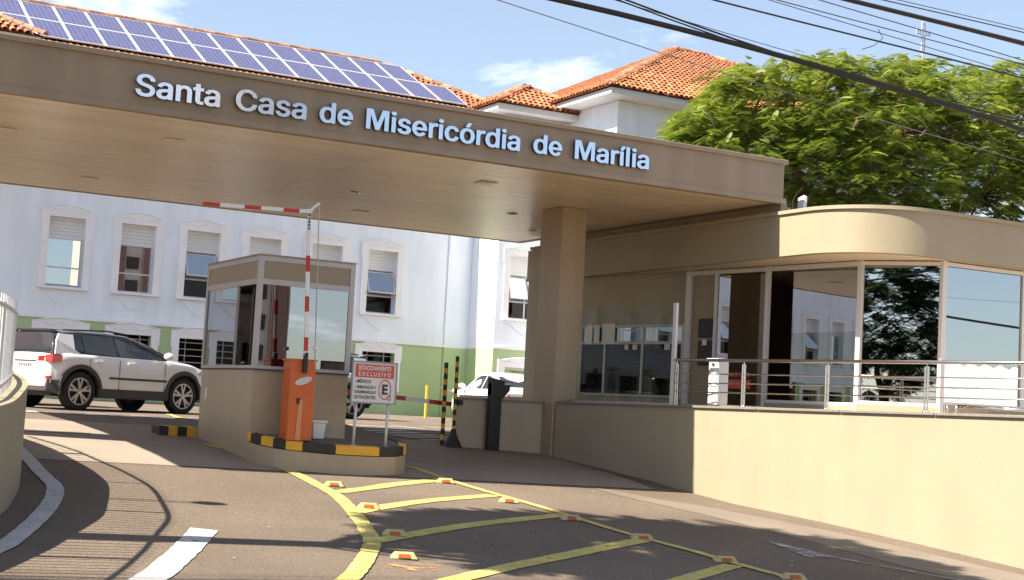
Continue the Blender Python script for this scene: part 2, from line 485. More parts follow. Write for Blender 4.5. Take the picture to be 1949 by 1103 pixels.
for k, (a, b) in enumerate([((6.55,16.15),(8.72,17.75)), ((6.15,14.6),(8.85,16.55)), ((5.62,12.85),(8.95,14.95)), ((5.0,10.55),(9.0,13.35)), ((6.2,9.6),(9.2,12.0))]):
    mid = ((a[0]+b[0])/2-0.05, (a[1]+b[1])/2+0.08)
    mark(strip(smooth_pts([a, mid, b], 5), 0.20, 'chevron_stripe', M['yellow_paint'], dz=0.008))
mark(strip([(3.3, 20.25), (4.6, 20.45)], 0.12, 'stop_line', M['white_paint'], dz=0.012))
# arrow painted by the wall, its point towards the lot
arr = MB()
for poly in ([(10.82,13.62),(10.62,12.55),(11.05,12.6)], [(10.98,12.58),(11.06,12.59),(11.95,10.6),(11.85,10.6)]):
    arr.add([(x, y, g(x, y)+0.012) for x, y in poly], [tuple(range(len(poly)))])
arrow_m = mat('faded_white_road_paint', (0.40, 0.39, 0.38), 0.85, var=0.12, vscale=3); worn(arrow_m, .40, .62, 7)
mark(arr.build('road_arrow', arrow_m))
mark(strip([(11.0,17.8),(11.6,16.4),(12.0,14.4),(12.3,12.4),(12.5,10.5)], 0.5, 'asphalt_patch', mat('paler_patch', (0.175, 0.142, 0.112), 0.9, var=0.12, vscale=1.2, bump=0.4, bscale=140, var2=0.1, v2scale=50), dz=0.004, ws=[0.05, 0.7, 1.1, 1.3, 1.4]))
# bay lines on the car park
for i in range(7):
    x = 4.60+i*0.735
    mark(strip([(x, 24.65), (x+0.05, 26.6)], 0.40, 'crossing_bar', M['white_paint'], dz=0.012))
mark(strip([(7.3, 25.2), (8.1, 29.2)], 0.12, 'bay_line', M['yellow_paint'], dz=0.016))
for p0, p1 in [((9.92, 24.13), (11.29, 24.67)), ((10.3, 23.79), (11.43, 24.37)), ((10.36, 23.31), (11.52, 23.89)), ((10.48, 22.95), (11.7, 23.61)), ((10.57, 22.51), (11.65, 23.09)), ((11.2, 27.25), (12.07, 27.1)), ((12.46, 27.98), (12.67, 26.93)), ((13.33, 28.31), (13.9, 27.82))]:
    mark(strip([p0, p1], 0.22, 'crossing_bar', M['white_paint'], dz=0.012))

# lane studs
def make_stud():
    r = thing('lane_stud', 'stud', 'lane stud', (0, 0, 0), group='raised studs along the yellow chevron')
    b = MB(); n = 4
    b.add([(-.125,-.075,0),(.125,-.075,0),(.125,.075,0),(-.125,.075,0),(-.085,-.04,.05),(.085,-.04,.05),(.085,.04,.05),(-.085,.04,.05)],
          [(0,3,2,1),(4,5,6,7),(0,1,5,4),(1,2,6,5),(2,3,7,6),(3,0,4,7)])
    b.build('body', M['stud'], r, bevel=0.006)
    for s in (-1, 1):
        q = MB(); q.add([(-.055,s*.0715,.010),(.055,s*.0715,.010),(.048,s*.050,.040),(-.048,s*.050,.040)], [(0,1,2,3)])
        v = [Vector(p) for p in q.v]; q.v = [tuple(p+Vector((0, s*.004, .003))) for p in v] + [tuple(p) for p in v]
        q.f = [(0,1,2,3),(4,5,6,7),(0,1,5,4),(1,2,6,5),(2,3,7,6),(3,0,4,7)]
        q.build('reflector', M['amber'], r)
    return r
stud0 = make_stud()
studs = [(6.76,16.79,'sunlit lane stud nearest the booth, left of the first yellow stripe'),
         (6.42,14.90,'lane stud in tree shade beside the second yellow stripe, left row'),
         (5.98,13.20,'lane stud beside the pole shadow, third in the left row'),
         (5.55,12.02,'largest sunlit lane stud by the kink of the left yellow line'),
         (8.62,17.50,'lane stud where the first yellow stripe meets the right line'),
         (8.70,15.88,'second lane stud from the booth in the right row'),
         (8.83,14.60,'third lane stud from the booth in the right row'),
         (9.02,13.40,'fourth lane stud from the booth in the right row'),
         (9.26,12.22,'fifth lane stud from the booth in the right row'),
         (9.35,11.25,'nearest lane stud of the right row, at the bottom edge')]
for i, (x, y, lb) in enumerate(studs):
    o = stud0 if i == 0 else copy_tree(stud0)
    sl = (g(x, y+.2)-g(x, y-.2))/.4
    o.location = (x, y, g(x, y)+0.008); o.rotation_euler = (math.atan(sl), 0, rad(-22)); o['label'] = lb
def stain_mat():
    m = mat('orange_paint_stain', (0.42, 0.22, 0.09), 0.9, var=0.2, vscale=9)
    n = m.node_tree.nodes; l = m.node_tree.links
    geo = n.new('ShaderNodeNewGeometry'); t = n.new('ShaderNodeTexNoise'); t.inputs['Scale'].default_value = 7; t.inputs['Detail'].default_value = 8; t.inputs['Roughness'].default_value = .7
    l.new(geo.outputs['Position'], t.inputs['Vector'])
    r = n.new('ShaderNodeMapRange'); r.inputs['From Min'].default_value = .48; r.inputs['From Max'].default_value = .60
    l.new(t.outputs['Fac'], r.inputs['Value']); l.new(r.outputs[0], n['Principled BSDF'].inputs['Alpha']); return m
spot = MB(); nsp = 18
spot.v = [(5.42+.34*math.cos(k*6.2832/nsp)*random.uniform(.75, 1), 11.58+.24*math.sin(k*6.2832/nsp)*random.uniform(.75, 1), 0) for k in range(nsp)]
spot.v = [(x, y, g(x, y)+.006) for x, y, _ in spot.v]; spot.f = [tuple(range(nsp))]
mark(spot.build('orange_paint_stain', stain_mat()))

deb = MB()
for k in range(170):
    x = random.uniform(2.8, 13.0); y = random.uniform(10.2, 17.4) if k % 3 else random.uniform(16.0, 17.6); r = random.uniform(.006, .02); a = random.uniform(0, 6.28)
    if x > 12.6+.143*(17.9-y): continue
    z = g(x, y)+.012; i0 = len(deb.v)
    deb.v += [(x+r*math.cos(a+t), y+r*.7*math.sin(a+t), z+random.uniform(0, .006)) for t in (0, 1.7, 3.2, 4.8)]; deb.f.append((i0, i0+1, i0+2, i0+3))
tag(deb.build('litter_specks', mat('pale_litter', (0.42, 0.38, 0.32), .8, rand=0, var=.3, vscale=20)), 'pale dry litter specks strewn over the asphalt', 'litter', kind='stuff')

# ------------------------------------------------------------------ canopy over the drive
CX0, CX1, CY0, CY1, CZ0, CZ1 = 1.35, 14.42, 17.94, 26.40, 3.40, 4.09
can = thing('entrance_canopy', 'long flat taupe canopy spanning the driveway, with steel lettering', 'canopy', (8, 22, g(8, 22)))
b = MB(); b.box((CX0, CY0, CZ0), (CX1, CY0+.14, CZ1-.07)); b.build('front_fascia', M['fascia'], can)
b = MB(); b.box((CX0, CY1-.14, CZ0), (CX1, CY1, CZ1-.07)); b.build('rear_fascia', M['fascia'], can)
for nm, x0, x1 in (('side_fascia', CX0, CX0+.14), ('side_fascia', CX1-.14, CX1)):
    b = MB(); b.box((x0, CY0+.14, CZ0), (x1, CY1-.14, CZ1-.07)); b.build(nm, M['fascia'], can)
b = MB(); b.box((CX0-.045, CY0-.045, CZ1-.07), (CX1+.05, CY0+.20, CZ1)); b.box((CX0-.045, CY1-.2, CZ1-.07), (CX1+.05, CY1+.04, CZ1))
b.box((CX0-.045, CY0+.20, CZ1-.07), (CX0+.2, CY1-.2, CZ1)); b.box((CX1-.2, CY0+.20, CZ1-.07), (CX1+.05, CY1-.2, CZ1))
b.build('coping', M['fascia'], can, bevel=0.008)
b = MB(); b.box((CX0-.012, CY0-.014, CZ0), (CX1+.05, CY0-.001, CZ0+.085)); b.build('drip_band', M['fascia'], can)
b = MB(); b.box((CX0+.14, CY0+.14, CZ1-.30), (CX1-.14, CY1-.14, CZ1-.10)); b.build('roof_slab', M['roof_sheet'], can)
# soffit lining boards, run along the front, butt-jointed
nb = 42; yb0 = CY0+.145; pitch = (CY1-.145-yb0)/nb
for seg, (x0, x1) in enumerate(((CX0+.145, 7.935), (7.945, CX1-.145))):
    src = None
    for i in range(nb):
        y0 = yb0+i*pitch+.002; y1 = yb0+(i+1)*pitch-.002
        if src is None:
            b = MB(); b.box((x0, y0, CZ0+.006), (x1, y1, CZ0+.020)); ob = b.build('soffit_board', M['soffit'], can, bevel=0.002, seg=1); src = ob.data
        else:
            ob = bpy.data.objects.new('soffit_board', src); C.objects.link(ob); ob.parent = can
            ob.location = (0, i*pitch, random.uniform(-.001, .001))
            md = ob.modifiers.new('bevel', 'BEVEL'); md.width = 0.002; md.segments = 1; md.limit_method = 'ANGLE'
b = MB(); b.box((CX0+.14, CY0+.14, CZ0+.022), (CX1-.14, CY1-.14, CZ0+.034)); b.build('soffit_backing', M['dark'], can)
# columns (right one in view, left one out of frame)
b = MB(); b.box((12.24, 20.99, g(12.4, 21.3)-.05), (12.71, 21.69, CZ0+.004)); b.build('column', M['beige_gloss'], can, bevel=0.012)
b = MB(); b.box((1.45, 19.92, g(1.6, 20)-.05), (1.95, 20.62, CZ0+.004)); b.build('column', M['beige_gloss'], can, bevel=0.012)
# recessed fittings
for (x, y) in ((5.25, 19.68), (5.17, 24.43), (10.03, 24.51), (3.2, 20.6), (10.1, 19.7)):
    f = MB(); f.box((x-.135, y-.135, CZ0-.008), (x+.135, y+.135, CZ0+.004)); fo = f.build('ceiling_fitting', M['soffit'], can, bevel=.004)
    q = MB(); q.box((x-.105, y-.105, CZ0-.011), (x+.105, y+.105, CZ0-.0085)); q.build('cover', M['lamp_off'], fo)
for (x, y) in ((12.08, 22.5), (13.5, 24.3), (9.0, 22.3)):
    f = MB(); f.lathe([(.0, -.012), (.085, -.012), (.10, 0), (.10, .02)], (x, y, CZ0), (0, 0, 1), 20); fo = f.build('downlight', M['steel'], can)
    q = MB(); q.lathe([(.0, -.016), (.07, -.016), (.07, -.012)], (x, y, CZ0), (0, 0, 1), 18); q.build('lens', M['lamp_off'], fo)

# lettering: one solid letter per piece, standing off the fascia
sign = thing('lettering_sign', 'brushed steel letters reading Santa Casa de Misericórdia de Marília on the canopy', 'sign', (8, CY0, 3.55))
# bold sans letter outlines (thousandths of the type size): outer contour, then holes and accents
GLYPHS = {
    'S': [[196,-19,247,-20,290,-14,319,-6,356,12,384,33,406,60,422,93,430,128,430,148,427,169,420,191,402,219,379,242,353,260,312,277,213,306,179,319,156,333,142,349,137,367,137,382,141,401,149,415,155,422,172,435,195,444,212,447,238,447,255,444,268,440,288,428,305,411,311,399,317,377,326,369,342,367,395,367,412,370,420,377,422,383,420,399,410,431,390,460,367,484,341,501,301,517,260,525,237,527,207,527,166,520,143,514,119,505,99,493,66,465,47,438,36,412,30,380,30,367,34,339,45,312,58,295,76,276,89,267,113,252,143,239,252,207,281,196,309,179,318,167,323,148,323,130,319,112,313,100,299,85,280,72,264,66,243,62,196,63,181,67,158,78,145,90,137,100,129,118,125,138,116,146,100,148,43,148,25,145,18,138,17,132,20,113,29,84,42,60,55,43,68,30,100,7,129,-6,158,-14]],
    'a': [[142,-19,175,-20,205,-15,233,-6,252,4,264,-8,282,-12,332,-12,347,-9,357,-2,358,5,358,265,352,299,346,316,333,338,312,360,302,368,288,376,257,387,198,397,143,390,94,375,63,354,45,335,32,317,21,294,25,285,31,281,96,263,115,266,122,273,133,292,141,300,165,315,180,318,210,318,226,313,240,302,247,293,251,282,253,268,253,250,250,243,233,238,128,224,96,216,75,208,52,195,31,175,22,162,14,146,8,115,11,81,19,57,36,30,64,5,82,-5,110,-14],[162,57,148,60,137,64,126,71,120,78,116,88,113,102,115,117,119,130,129,140,146,149,168,155,212,161,249,167,253,166,253,127,246,102,234,83,213,67,194,59,177,57]],
    'n': [[54,-11,108,-12,126,-8,133,-2,135,5,135,233,138,255,145,278,156,294,169,305,187,314,198,317,222,317,240,310,253,301,261,290,271,267,275,233,275,5,280,-5,286,-9,302,-12,352,-12,367,-9,374,-5,378,5,378,113,378,260,375,282,371,301,358,328,345,347,329,364,311,376,279,389,230,397,208,395,178,389,155,381,136,370,134,371,132,382,122,389,107,392,58,392,43,389,36,385,32,375,32,5,33,-2,38,-7]],
    't': [[147,-14,188,-15,215,-10,230,-4,234,1,234,6,225,45,219,59,212,62,200,65,178,62,162,62,154,67,149,79,149,311,153,315,198,315,214,318,220,321,225,332,225,375,220,385,214,389,198,392,150,393,148,397,148,467,145,475,137,481,122,483,70,483,54,481,48,477,43,467,43,394,38,392,12,392,-4,389,-10,385,-15,375,-15,332,-10,321,-4,318,12,315,38,315,43,311,43,82,46,65,52,47,65,26,87,5,113,-7]],
    'C': [[246,-18,283,-18,334,-10,383,7,405,20,425,36,447,58,465,82,484,121,492,148,493,162,485,169,468,172,413,172,398,169,388,162,375,127,357,101,340,87,326,79,304,69,283,65,253,65,231,69,215,75,195,87,170,110,150,137,134,178,125,237,127,290,134,331,150,371,168,397,185,414,200,425,235,440,250,443,287,443,306,439,321,433,350,414,359,405,375,383,387,349,391,343,398,339,413,337,468,337,484,339,490,343,493,347,494,352,484,387,470,418,449,449,422,475,403,490,361,511,335,519,302,525,247,527,200,519,174,511,145,498,116,479,85,449,62,418,44,385,31,349,20,290,18,267,20,218,31,159,40,132,55,102,85,60,105,40,132,19,155,5,189,-7]],
    's': [[166,-19,195,-20,237,-14,261,-7,295,9,314,23,337,50,349,78,353,105,350,129,341,155,329,172,310,190,285,205,259,214,169,236,148,245,135,257,130,275,131,287,135,297,141,304,153,313,173,320,202,320,220,313,238,295,250,273,258,268,272,266,332,279,339,283,344,291,338,311,325,335,304,359,290,370,268,381,245,389,212,395,190,397,163,395,124,387,94,376,75,365,48,339,42,330,29,304,25,282,26,256,34,232,46,211,70,189,90,177,123,164,212,142,232,133,242,123,247,102,244,89,239,80,218,64,206,59,188,57,159,59,137,70,131,75,124,85,115,107,110,112,104,116,89,117,46,109,24,104,15,97,16,84,25,60,43,33,56,20,73,7,99,-6,126,-14]],
    'd': [[181,-19,205,-20,242,-14,268,-5,290,10,296,-5,303,-9,318,-12,372,-11,387,-7,393,1,393,508,385,516,367,520,315,520,297,516,290,510,288,503,288,452,287,370,285,370,265,383,247,389,200,397,175,395,148,390,112,378,83,359,61,337,50,323,34,295,20,254,13,215,13,162,21,118,40,70,60,41,83,18,100,5,119,-5,141,-12],[194,59,177,64,160,75,146,88,135,105,126,129,120,157,118,208,123,237,129,259,138,278,148,292,162,305,179,314,197,318,215,318,226,316,245,306,258,296,273,275,285,239,290,205,290,173,285,141,281,124,271,100,259,83,241,69,224,61,212,58]],
    'e': [[181,-13,222,-13,233,-12,259,-5,281,4,298,14,323,32,341,50,362,80,276,119,255,89,231,71,210,65,197,65,183,68,159,82,147,94,128,126,121,151,388,152,392,165,393,205,390,232,383,258,374,284,361,309,345,331,328,350,310,365,284,381,265,389,238,397,217,400,190,400,152,393,133,386,108,372,84,355,65,336,54,321,39,299,26,269,17,235,13,213,15,160,28,113,41,84,52,67,62,54,87,29,109,13,131,1,153,-7],[120,224,118,228,123,247,133,271,150,296,171,312,192,320,202,322,215,320,232,314,246,305,258,293,277,262,287,233,288,225,286,224]],
    'M': [[38,-12,38,520,196,520,314,170,432,520,590,520,590,-12,487,-12,487,380,362,-12,266,-12,141,380,141,-12]],
    'i': [[54,-11,108,-12,124,-9,130,-5,135,5,135,375,133,382,129,387,113,391,58,392,43,389,36,385,32,375,32,5,33,-2,38,-7],[72,432,90,432,106,434,123,442,140,458,147,475,147,492,135,514,118,528,96,534,78,535,63,532,47,526,30,510,21,494,21,473,30,456,50,438]],
    'r': [[54,-11,108,-12,126,-8,133,-2,135,5,135,242,138,260,142,273,153,290,177,308,195,313,227,313,245,311,256,314,263,320,265,327,265,378,263,385,254,392,228,397,207,397,178,392,154,385,136,375,127,387,107,392,58,392,41,389,33,382,32,375,32,5,33,-2,38,-7]],
    'ó': [[191,-19,220,-20,271,-11,310,5,334,23,354,43,365,57,383,89,395,125,402,160,403,187,402,215,394,257,381,291,359,327,337,350,303,375,264,389,223,395,208,397,185,395,146,387,113,375,76,349,49,316,30,283,20,250,13,213,13,162,21,120,34,85,56,50,78,26,109,4,144,-11],[194,59,177,64,158,76,148,86,137,102,129,119,121,148,118,170,118,207,124,241,129,256,137,273,151,294,167,307,186,316,200,318,222,317,240,312,257,300,275,280,283,265,292,236,297,210,297,165,292,140,286,119,278,102,263,80,247,68,231,61,218,58],[181,417,227,417,242,419,249,423,317,527,317,532,312,537,296,541,233,542,218,539,211,535,160,432,160,427,165,421]],
    'c': [[191,-19,218,-20,259,-14,288,-5,315,9,332,21,354,43,363,55,376,79,384,103,380,109,374,112,322,125,305,128,293,126,286,122,275,97,264,81,238,64,218,58,197,58,184,61,168,68,148,86,137,102,126,129,120,157,118,207,124,241,135,271,151,294,167,307,186,316,200,318,215,318,241,311,257,300,271,285,285,258,293,253,304,251,357,263,379,271,382,276,382,281,368,313,352,335,334,354,308,372,269,387,230,395,205,397,158,390,113,375,86,357,68,340,45,311,30,283,20,250,13,213,13,162,23,114,35,82,63,41,78,26,104,7,119,-1,144,-11]],
    'í': [[54,-11,108,-12,124,-9,130,-5,135,5,135,375,133,382,129,387,113,391,58,392,43,389,36,385,32,375,32,5,33,-2,38,-7],[57,417,102,417,117,419,127,426,193,527,193,532,189,537,173,541,110,542,94,539,86,534,74,511,36,430,41,421]],
    'l': [[38,-12,38,540,143,540,143,-12]],
}
ADVANCE = {'Santa': [0, 447, 836, 1245, 1473], 'Casa': [0, 510, 899, 1264], 'de': [0, 424], 'Misericórdia': [0, 628, 795, 1160, 1564, 1823, 1989, 2385, 2800, 3059, 3484, 3650], 'Marília': [0, 628, 1017, 1277, 1443, 1632, 1799]}

def word(body, xa, xb, zb, cap):
    adv = ADVANCE[body]; k = cap/520
    G = [GLYPHS[c] for c in body]
    x0 = adv[0]+min(min(c[0::2]) for c in G[0]); x1 = adv[-1]+max(max(c[0::2]) for c in G[-1]); sx = (xb-xa)/(x1-x0)
    for cs_, a in zip(G, adv):
        cu = bpy.data.curves.new('letter', 'CURVE'); cu.dimensions = '2D'; cu.fill_mode = 'BOTH'; cu.extrude = .0275
        for c in cs_:
            sp_ = cu.splines.new('POLY'); n = len(c)//2; sp_.points.add(n-1)
            for i in range(n): sp_.points[i].co = ((c[2*i]+a-x0)*sx, c[2*i+1]*k, 0, 1)
            sp_.use_cyclic_u = True
        ob = bpy.data.objects.new('letter', cu); C.objects.link(ob)
        bpy.context.view_layer.update()
        me = bpy.data.meshes.new_from_object(ob.evaluated_get(bpy.context.evaluated_depsgraph_get()))
        bpy.data.objects.remove(ob)
        fb = MB(); fb.add([(xa+p.co.x, CY0-.0475-p.co.z, zb+p.co.y) for p in me.vertices], [tuple(q.vertices) for q in me.polygons])
        bpy.data.meshes.remove(me)
        lo = fb.build('letter', M['chrome'], sign)
        lo.data.materials.append(M['letter_edge'])
        for q in lo.data.polygons:
            if abs(q.normal.y) < .5: q.material_index = 1
        xm = xa+(a-x0+sum(cs_[0][0::2])/len(cs_[0])*2)*sx
        pn = MB(); pn.tube([(xm, CY0-.03, zb+.05), (xm, CY0+.01, zb+.05)], .012, 6)
        pn.build('pin', M['letter_edge'], lo)
for wd, xa, xb in (('Santa', 4.255, 5.325), ('Casa', 5.53, 6.485), ('de', 6.665, 7.135), ('Misericórdia', 7.325, 9.665), ('de', 9.88, 10.35), ('Marília', 10.565, 11.84)):
    word(wd, xa, xb, 3.588 + (xa-4.25)*0.004, 0.268)

# ------------------------------------------------------------------ retaining wall with rail
WD = Vector((.1430, -.9897, 0)); WN = Vector((-.9897, -.1430, 0))
WA = Vector((12.262, 20.94, 0))
def wall_pt(s, off=0.0): return WA + WD*s + WN*off
rw = thing('retaining_wall', 'cream rendered terrace wall rising beside the driveway', 'wall', tuple(wall_pt(4)+Vector((0, 0, g(12.8, 17)))))
def wtop(s): return 0.150 + 0.0100*s
b = MB(); ns = 26; L = 15.0
for i in range(ns+1):
    s = L*i/ns; p = wall_pt(s); q = wall_pt(s, -.22)
    b.v += [(p.x, p.y, g(p.x, p.y)-.25), (p.x, p.y, wtop(s)-.035), (q.x, q.y, wtop(s)-.035), (q.x, q.y, g(q.x, q.y)-.25)]
    if i:
        o = 4*(i-1); b.f += [(o, o+4, o+5, o+1), (o+1, o+5, o+6, o+2), (o+2, o+6, o+7, o+3), (o, o+3, o+7, o+4)]
b.f += [(0, 1, 2, 3), (4*ns+3, 4*ns+2, 4*ns+1, 4*ns)]
b.build('rendered_wall', M['beige'], rw)
for i in range(10):      # coping slabs
    s0 = 0.05+i*1.5; s1 = s0+1.492
    b = MB(); b.bar(wall_pt(s0, -.10)+Vector((0, 0, wtop(s0)-.017)), wall_pt(s1, -.10)+Vector((0, 0, wtop(s1)-.017)), .27, .034)
    b.build('coping_slab', M['granite'], rw, bevel=.004)
rl = thing('steel_handrail', 'stainless steel handrail with three thin bars on the terrace wall', 'railing', tuple(wall_pt(6)+Vector((0, 0, wtop(6)))))
s_start, s_end = 2.72, 13.0
for h, r in ((.855, .025),):
    b = MB(); b.tube([wall_pt(s_start, -.08)+Vector((0, 0, h)), wall_pt(s_end, -.08)+Vector((0, 0, h))], r, 10); b.build('top_rail', M['steel'], rl, smooth=True)
for fz in (.70, .50, .30):
    b = MB(); b.tube([wall_pt(s_start, -.08)+Vector((0, 0, wtop(s_start)+(.855-wtop(s_start))*fz)), wall_pt(s_end, -.08)+Vector((0, 0, wtop(s_end)+(.855-wtop(s_end))*fz))], .010, 8)
    b.build('rail_bar', M['steel'], rl, smooth=True)
for s in (2.78, 4.17, 5.72, 7.34, 8.95, 10.5, 12.1):
    b = MB()
    for e in (-.022, .022):
        p = wall_pt(s+e, -.08)
        b.tube([p+Vector((0, 0, wtop(s)-.002)), p+Vector((0, 0, .80))], .013, 8)
    p = wall_pt(s, -.08); b.tube([p+Vector((0, 0, .79)), p+Vector((0, 0, .84))], .008, 6)
    po = b.build('post', M['steel'], rl, smooth='auto')
    q = MB(); q.lathe([(.05, 0), (.05, .012), (.03, .02)], p+Vector((0, 0, wtop(s)-.001)), (0, 0, 1), 14); q.build('base_plate', M['steel'], po)
# a short loose tube and its clips at the near end of the coping
lt = thing('loose_rail_tube', 'short slanting steel tube lying low beside the near end of the handrail', 'tube', tuple(wall_pt(7.6, -.3)))
b = MB(); b.tube([wall_pt(7.75, -.16)+Vector((0, 0, .315)), wall_pt(8.9, -.45)+Vector((0, 0, .30))], .022, 8); b.build('tube', M['steel'], lt, smooth=True)
for s in (7.62, 7.75):
    p = wall_pt(s, -.14); b = MB(); b.tube([p+Vector((0, 0, wtop(s))), p+Vector((0, 0, .325))], .02, 8); b.build('clip', M['steel'], lt, smooth=True)
# glass screen on the wall
gs = thing('glass_screen', 'frameless clear glass screen on the shaded wall beside the column', 'glass screen', tuple(wall_pt(1.6)+Vector((0, 0, wtop(1.6)))))
b = MB(); b.bar(wall_pt(.40, -.08)+Vector((0, 0, .92)), wall_pt(2.66, -.08)+Vector((0, 0, .935)), .010, 1.47); b.build('pane', M['g_clear'], gs)
b = MB(); b.bar(wall_pt(.40, -.08)+Vector((0, 0, wtop(.4)+.012)), wall_pt(2.66, -.08)+Vector((0, 0, wtop(2.66)+.012)), .03, .024); b.build('bottom_channel', M['alu'], gs)
p = wall_pt(2.70, -.08); b = MB(); b.bar(p+Vector((0, 0, wtop(2.7))), p+Vector((0, 0, 1.72)), .07, .05, (WN.x, WN.y, 0)); b.build('end_post', M['white_metal'], gs, bevel=.005)

# low wall from the column to the exit gap, with reader column
lw = thing('low_wall', 'low beige wall in shade left of the column', 'wall', (11.4, 21.6, g(11.4, 21.6)))
b = MB(); b.prism([(10.82,21.72),(12.235,21.33),(12.235,21.50),(10.86,21.88)], lambda x, y: g(x, y)-.06, 0.10); b.build('rendered_wall', M['beige_gloss'], lw)
b = MB(); b.prism([(10.79,21.70),(12.235,21.305),(12.235,21.525),(10.84,21.91)], .10, .135); b.build('coping', M['granite'], lw)
rd = thing('access_reader', 'black access reader pillar standing against the low wall', 'reader', (11.38, 21.45, g(11.38, 21.45)))
b = MB(); b.box((11.27, 21.36, g(11.38, 21.4)), (11.47, 21.50, .40)); b.build('pillar', M['black'], rd, bevel=.01)
b = MB(); b.extr([(0, 0), (.24, -.05), (.34, -.10), (.34, -.20), (.22, -.34), (0, -.30)], (11.27, 21.345, .485), (1, 0, 0), (0, 0, 1), (0, .17, 0)); b.build('reader_head', M['black'], rd, bevel=.008)
b = MB(); b.box((11.50, 21.336, .375), (11.60, 21.344, .41)); b.build('badge', M['sign_white'], rd)
# ------------------------------------------------------------------ guardhouse with round corner
GH0, GH1 = 2.554, 3.256
gh = thing('reception_building', 'cream reception building with round corner fascia and mirrored glass', 'building', (17, 19, .2))
def rounded(x0, y0, r, x1, y1, n=18):
    pts = [(x0, y1)]
    for i in range(n+1):
        a = math.pi + (math.pi/2)*i/n
        pts.append((x0+r+r*math.cos(a), y0+r+r*math.sin(a)))
    pts.append((x1, y0)); return pts
def band(path, z0, z1, t, name, m, parent, smooth='auto'):
    # vertical strip of thickness t inside the path
    b = MB(); n = len(path)
    for i, (x, y) in enumerate(path):
        a = Vector(path[max(i-1, 0)]); c = Vector(path[min(i+1, n-1)]); d = (c-a).normalized(); nn = Vector((-d.y, d.x))
        q = Vector((x, y))+nn*t
        b.v += [(x, y, z0), (x, y, z1), (q.x, q.y, z1), (q.x, q.y, z0)]
        if i:
            o = 4*(i-1); b.f += [(o, o+4, o+5, o+1), (o+1, o+5, o+6, o+2), (o+2, o+6, o+7, o+3), (o, o+3, o+7, o+4)]
    b.f += [(0, 1, 2, 3), (4*n-1, 4*n-2, 4*n-3, 4*n-4)]
    return b.build(name, m, parent, smooth=smooth)
outer = rounded(14.30, 15.93, 1.30, 27.0, 25.68)
band(outer, GH0, GH1-.055, .16, 'fascia', M['beige'], gh)
co = rounded(14.265, 15.895, 1.335, 27.0, 25.71)
band(co, GH1-.055, GH1, .24, 'coping', M['beige'], gh)
inner = rounded(14.46, 16.09, 1.14, 27.0, 25.68)
b = MB(); poly = inner + [(27.0, 25.68)]
b.prism(poly, GH0+.004, GH0+.05); b.build('soffit', mat('cream_soffit_plaster', (0.66, 0.57, 0.44), 0.6), gh)
b = MB(); b.prism(poly, GH1-.30, GH1-.22); b.build('roof', M['roof_sheet'], gh)
b = MB(); b.box((14.31, 25.69, GH0+.01), (27, 25.86, GH1-.06)); b.build('rear_fascia', M['beige'], gh)
# the upstand between the fascia and the canopy soffit
b = MB(); b.box((14.43, 18.0, GH1+.002), (14.55, 25.6, CZ0+.05)); b.build('upstand', M['fascia'], gh)
# floor and rooms
terr = [(12.40, 20.95), (14.75, 4.0), (24, 4.0), (27, 25.6), (12.9, 25.6), (12.78, 21.72), (12.73, 20.95)]
fl = MB(); fl.prism([(12.52, 20.90), (13.35, 15.2), (14.6, 6.2), (27, 6.2), (27, 25.6), (12.8, 25.6), (12.76, 20.9)], -.4, .205)
flo = fl.build('terrace', M['terrace']); tag(flo, kind='structure')
GA = Vector((14.85, 20.94, 0)); GD = Vector((.1366, -.9906, 0)); GN = Vector((-.9906, -.1366, 0))
def gpt(s, off=0.0, z=0.0): return GA + GD*s + GN*off + Vector((0, 0, z))
ZT, ZB = 2.54, .30
sA = 3.81
B_ = Vector((16.11, 16.18, 0))
def post(p, w=.07, z0=.206, z1=GH0, m='white_metal', nm='mullion', d=None):
    q = MB(); q.bar(Vector((p[0], p[1], z0)), Vector((p[0], p[1], z1)), w, .07, d or (GN.x, GN.y, 0)); return q.build(nm, M[m], gh, bevel=.004)
def pane(p, q, z0, z1, m='g_guard', nm='pane', par=None):
    c = MB(); p = Vector((p[0], p[1], (z0+z1)/2)); q = Vector((q[0], q[1], (z0+z1)/2)); c.bar(p, q, .008, z1-z0); return c.build(nm, M[m], par or gh)
def hbar(p, q, z, h=.06, w=.06, m='white_metal', nm='frame_rail'):
    c = MB(); c.bar(Vector((p[0], p[1], z)), Vector((q[0], q[1], z)), w, h); return c.build(nm, M[m], gh)
# side glazing: door leaf, open gap, fixed pane
S1, S2, S3, S4 = 0.68, 1.87, 2.38, sA
post(gpt(0.02), .05); post(gpt(S1), .06); post(gpt(S2), .075); post(gpt(sA), .085)
pane(gpt(S1+.04), gpt(S2-.045), .25, 2.44)
hbar(gpt(0), gpt(sA), ZT-.035, .075); hbar(gpt(S1), gpt(S2), .228, .04)
pane(gpt(S3, -.05), gpt(sA-.05, -.05), .36, 2.46)
q = MB(); q.bar(gpt(S3, -.05, .36), gpt(S3, -.05, 2.47), .05, .05); q.build('sliding_stile', M['white_metal'], gh)
hbar(gpt(S2+.05), gpt(sA), .335, .05)
c = MB(); c.bar(gpt(S2+.05, -.01, .258), gpt(sA, -.01, .258), .10, .105); c.build('plinth', M['beige'], gh)
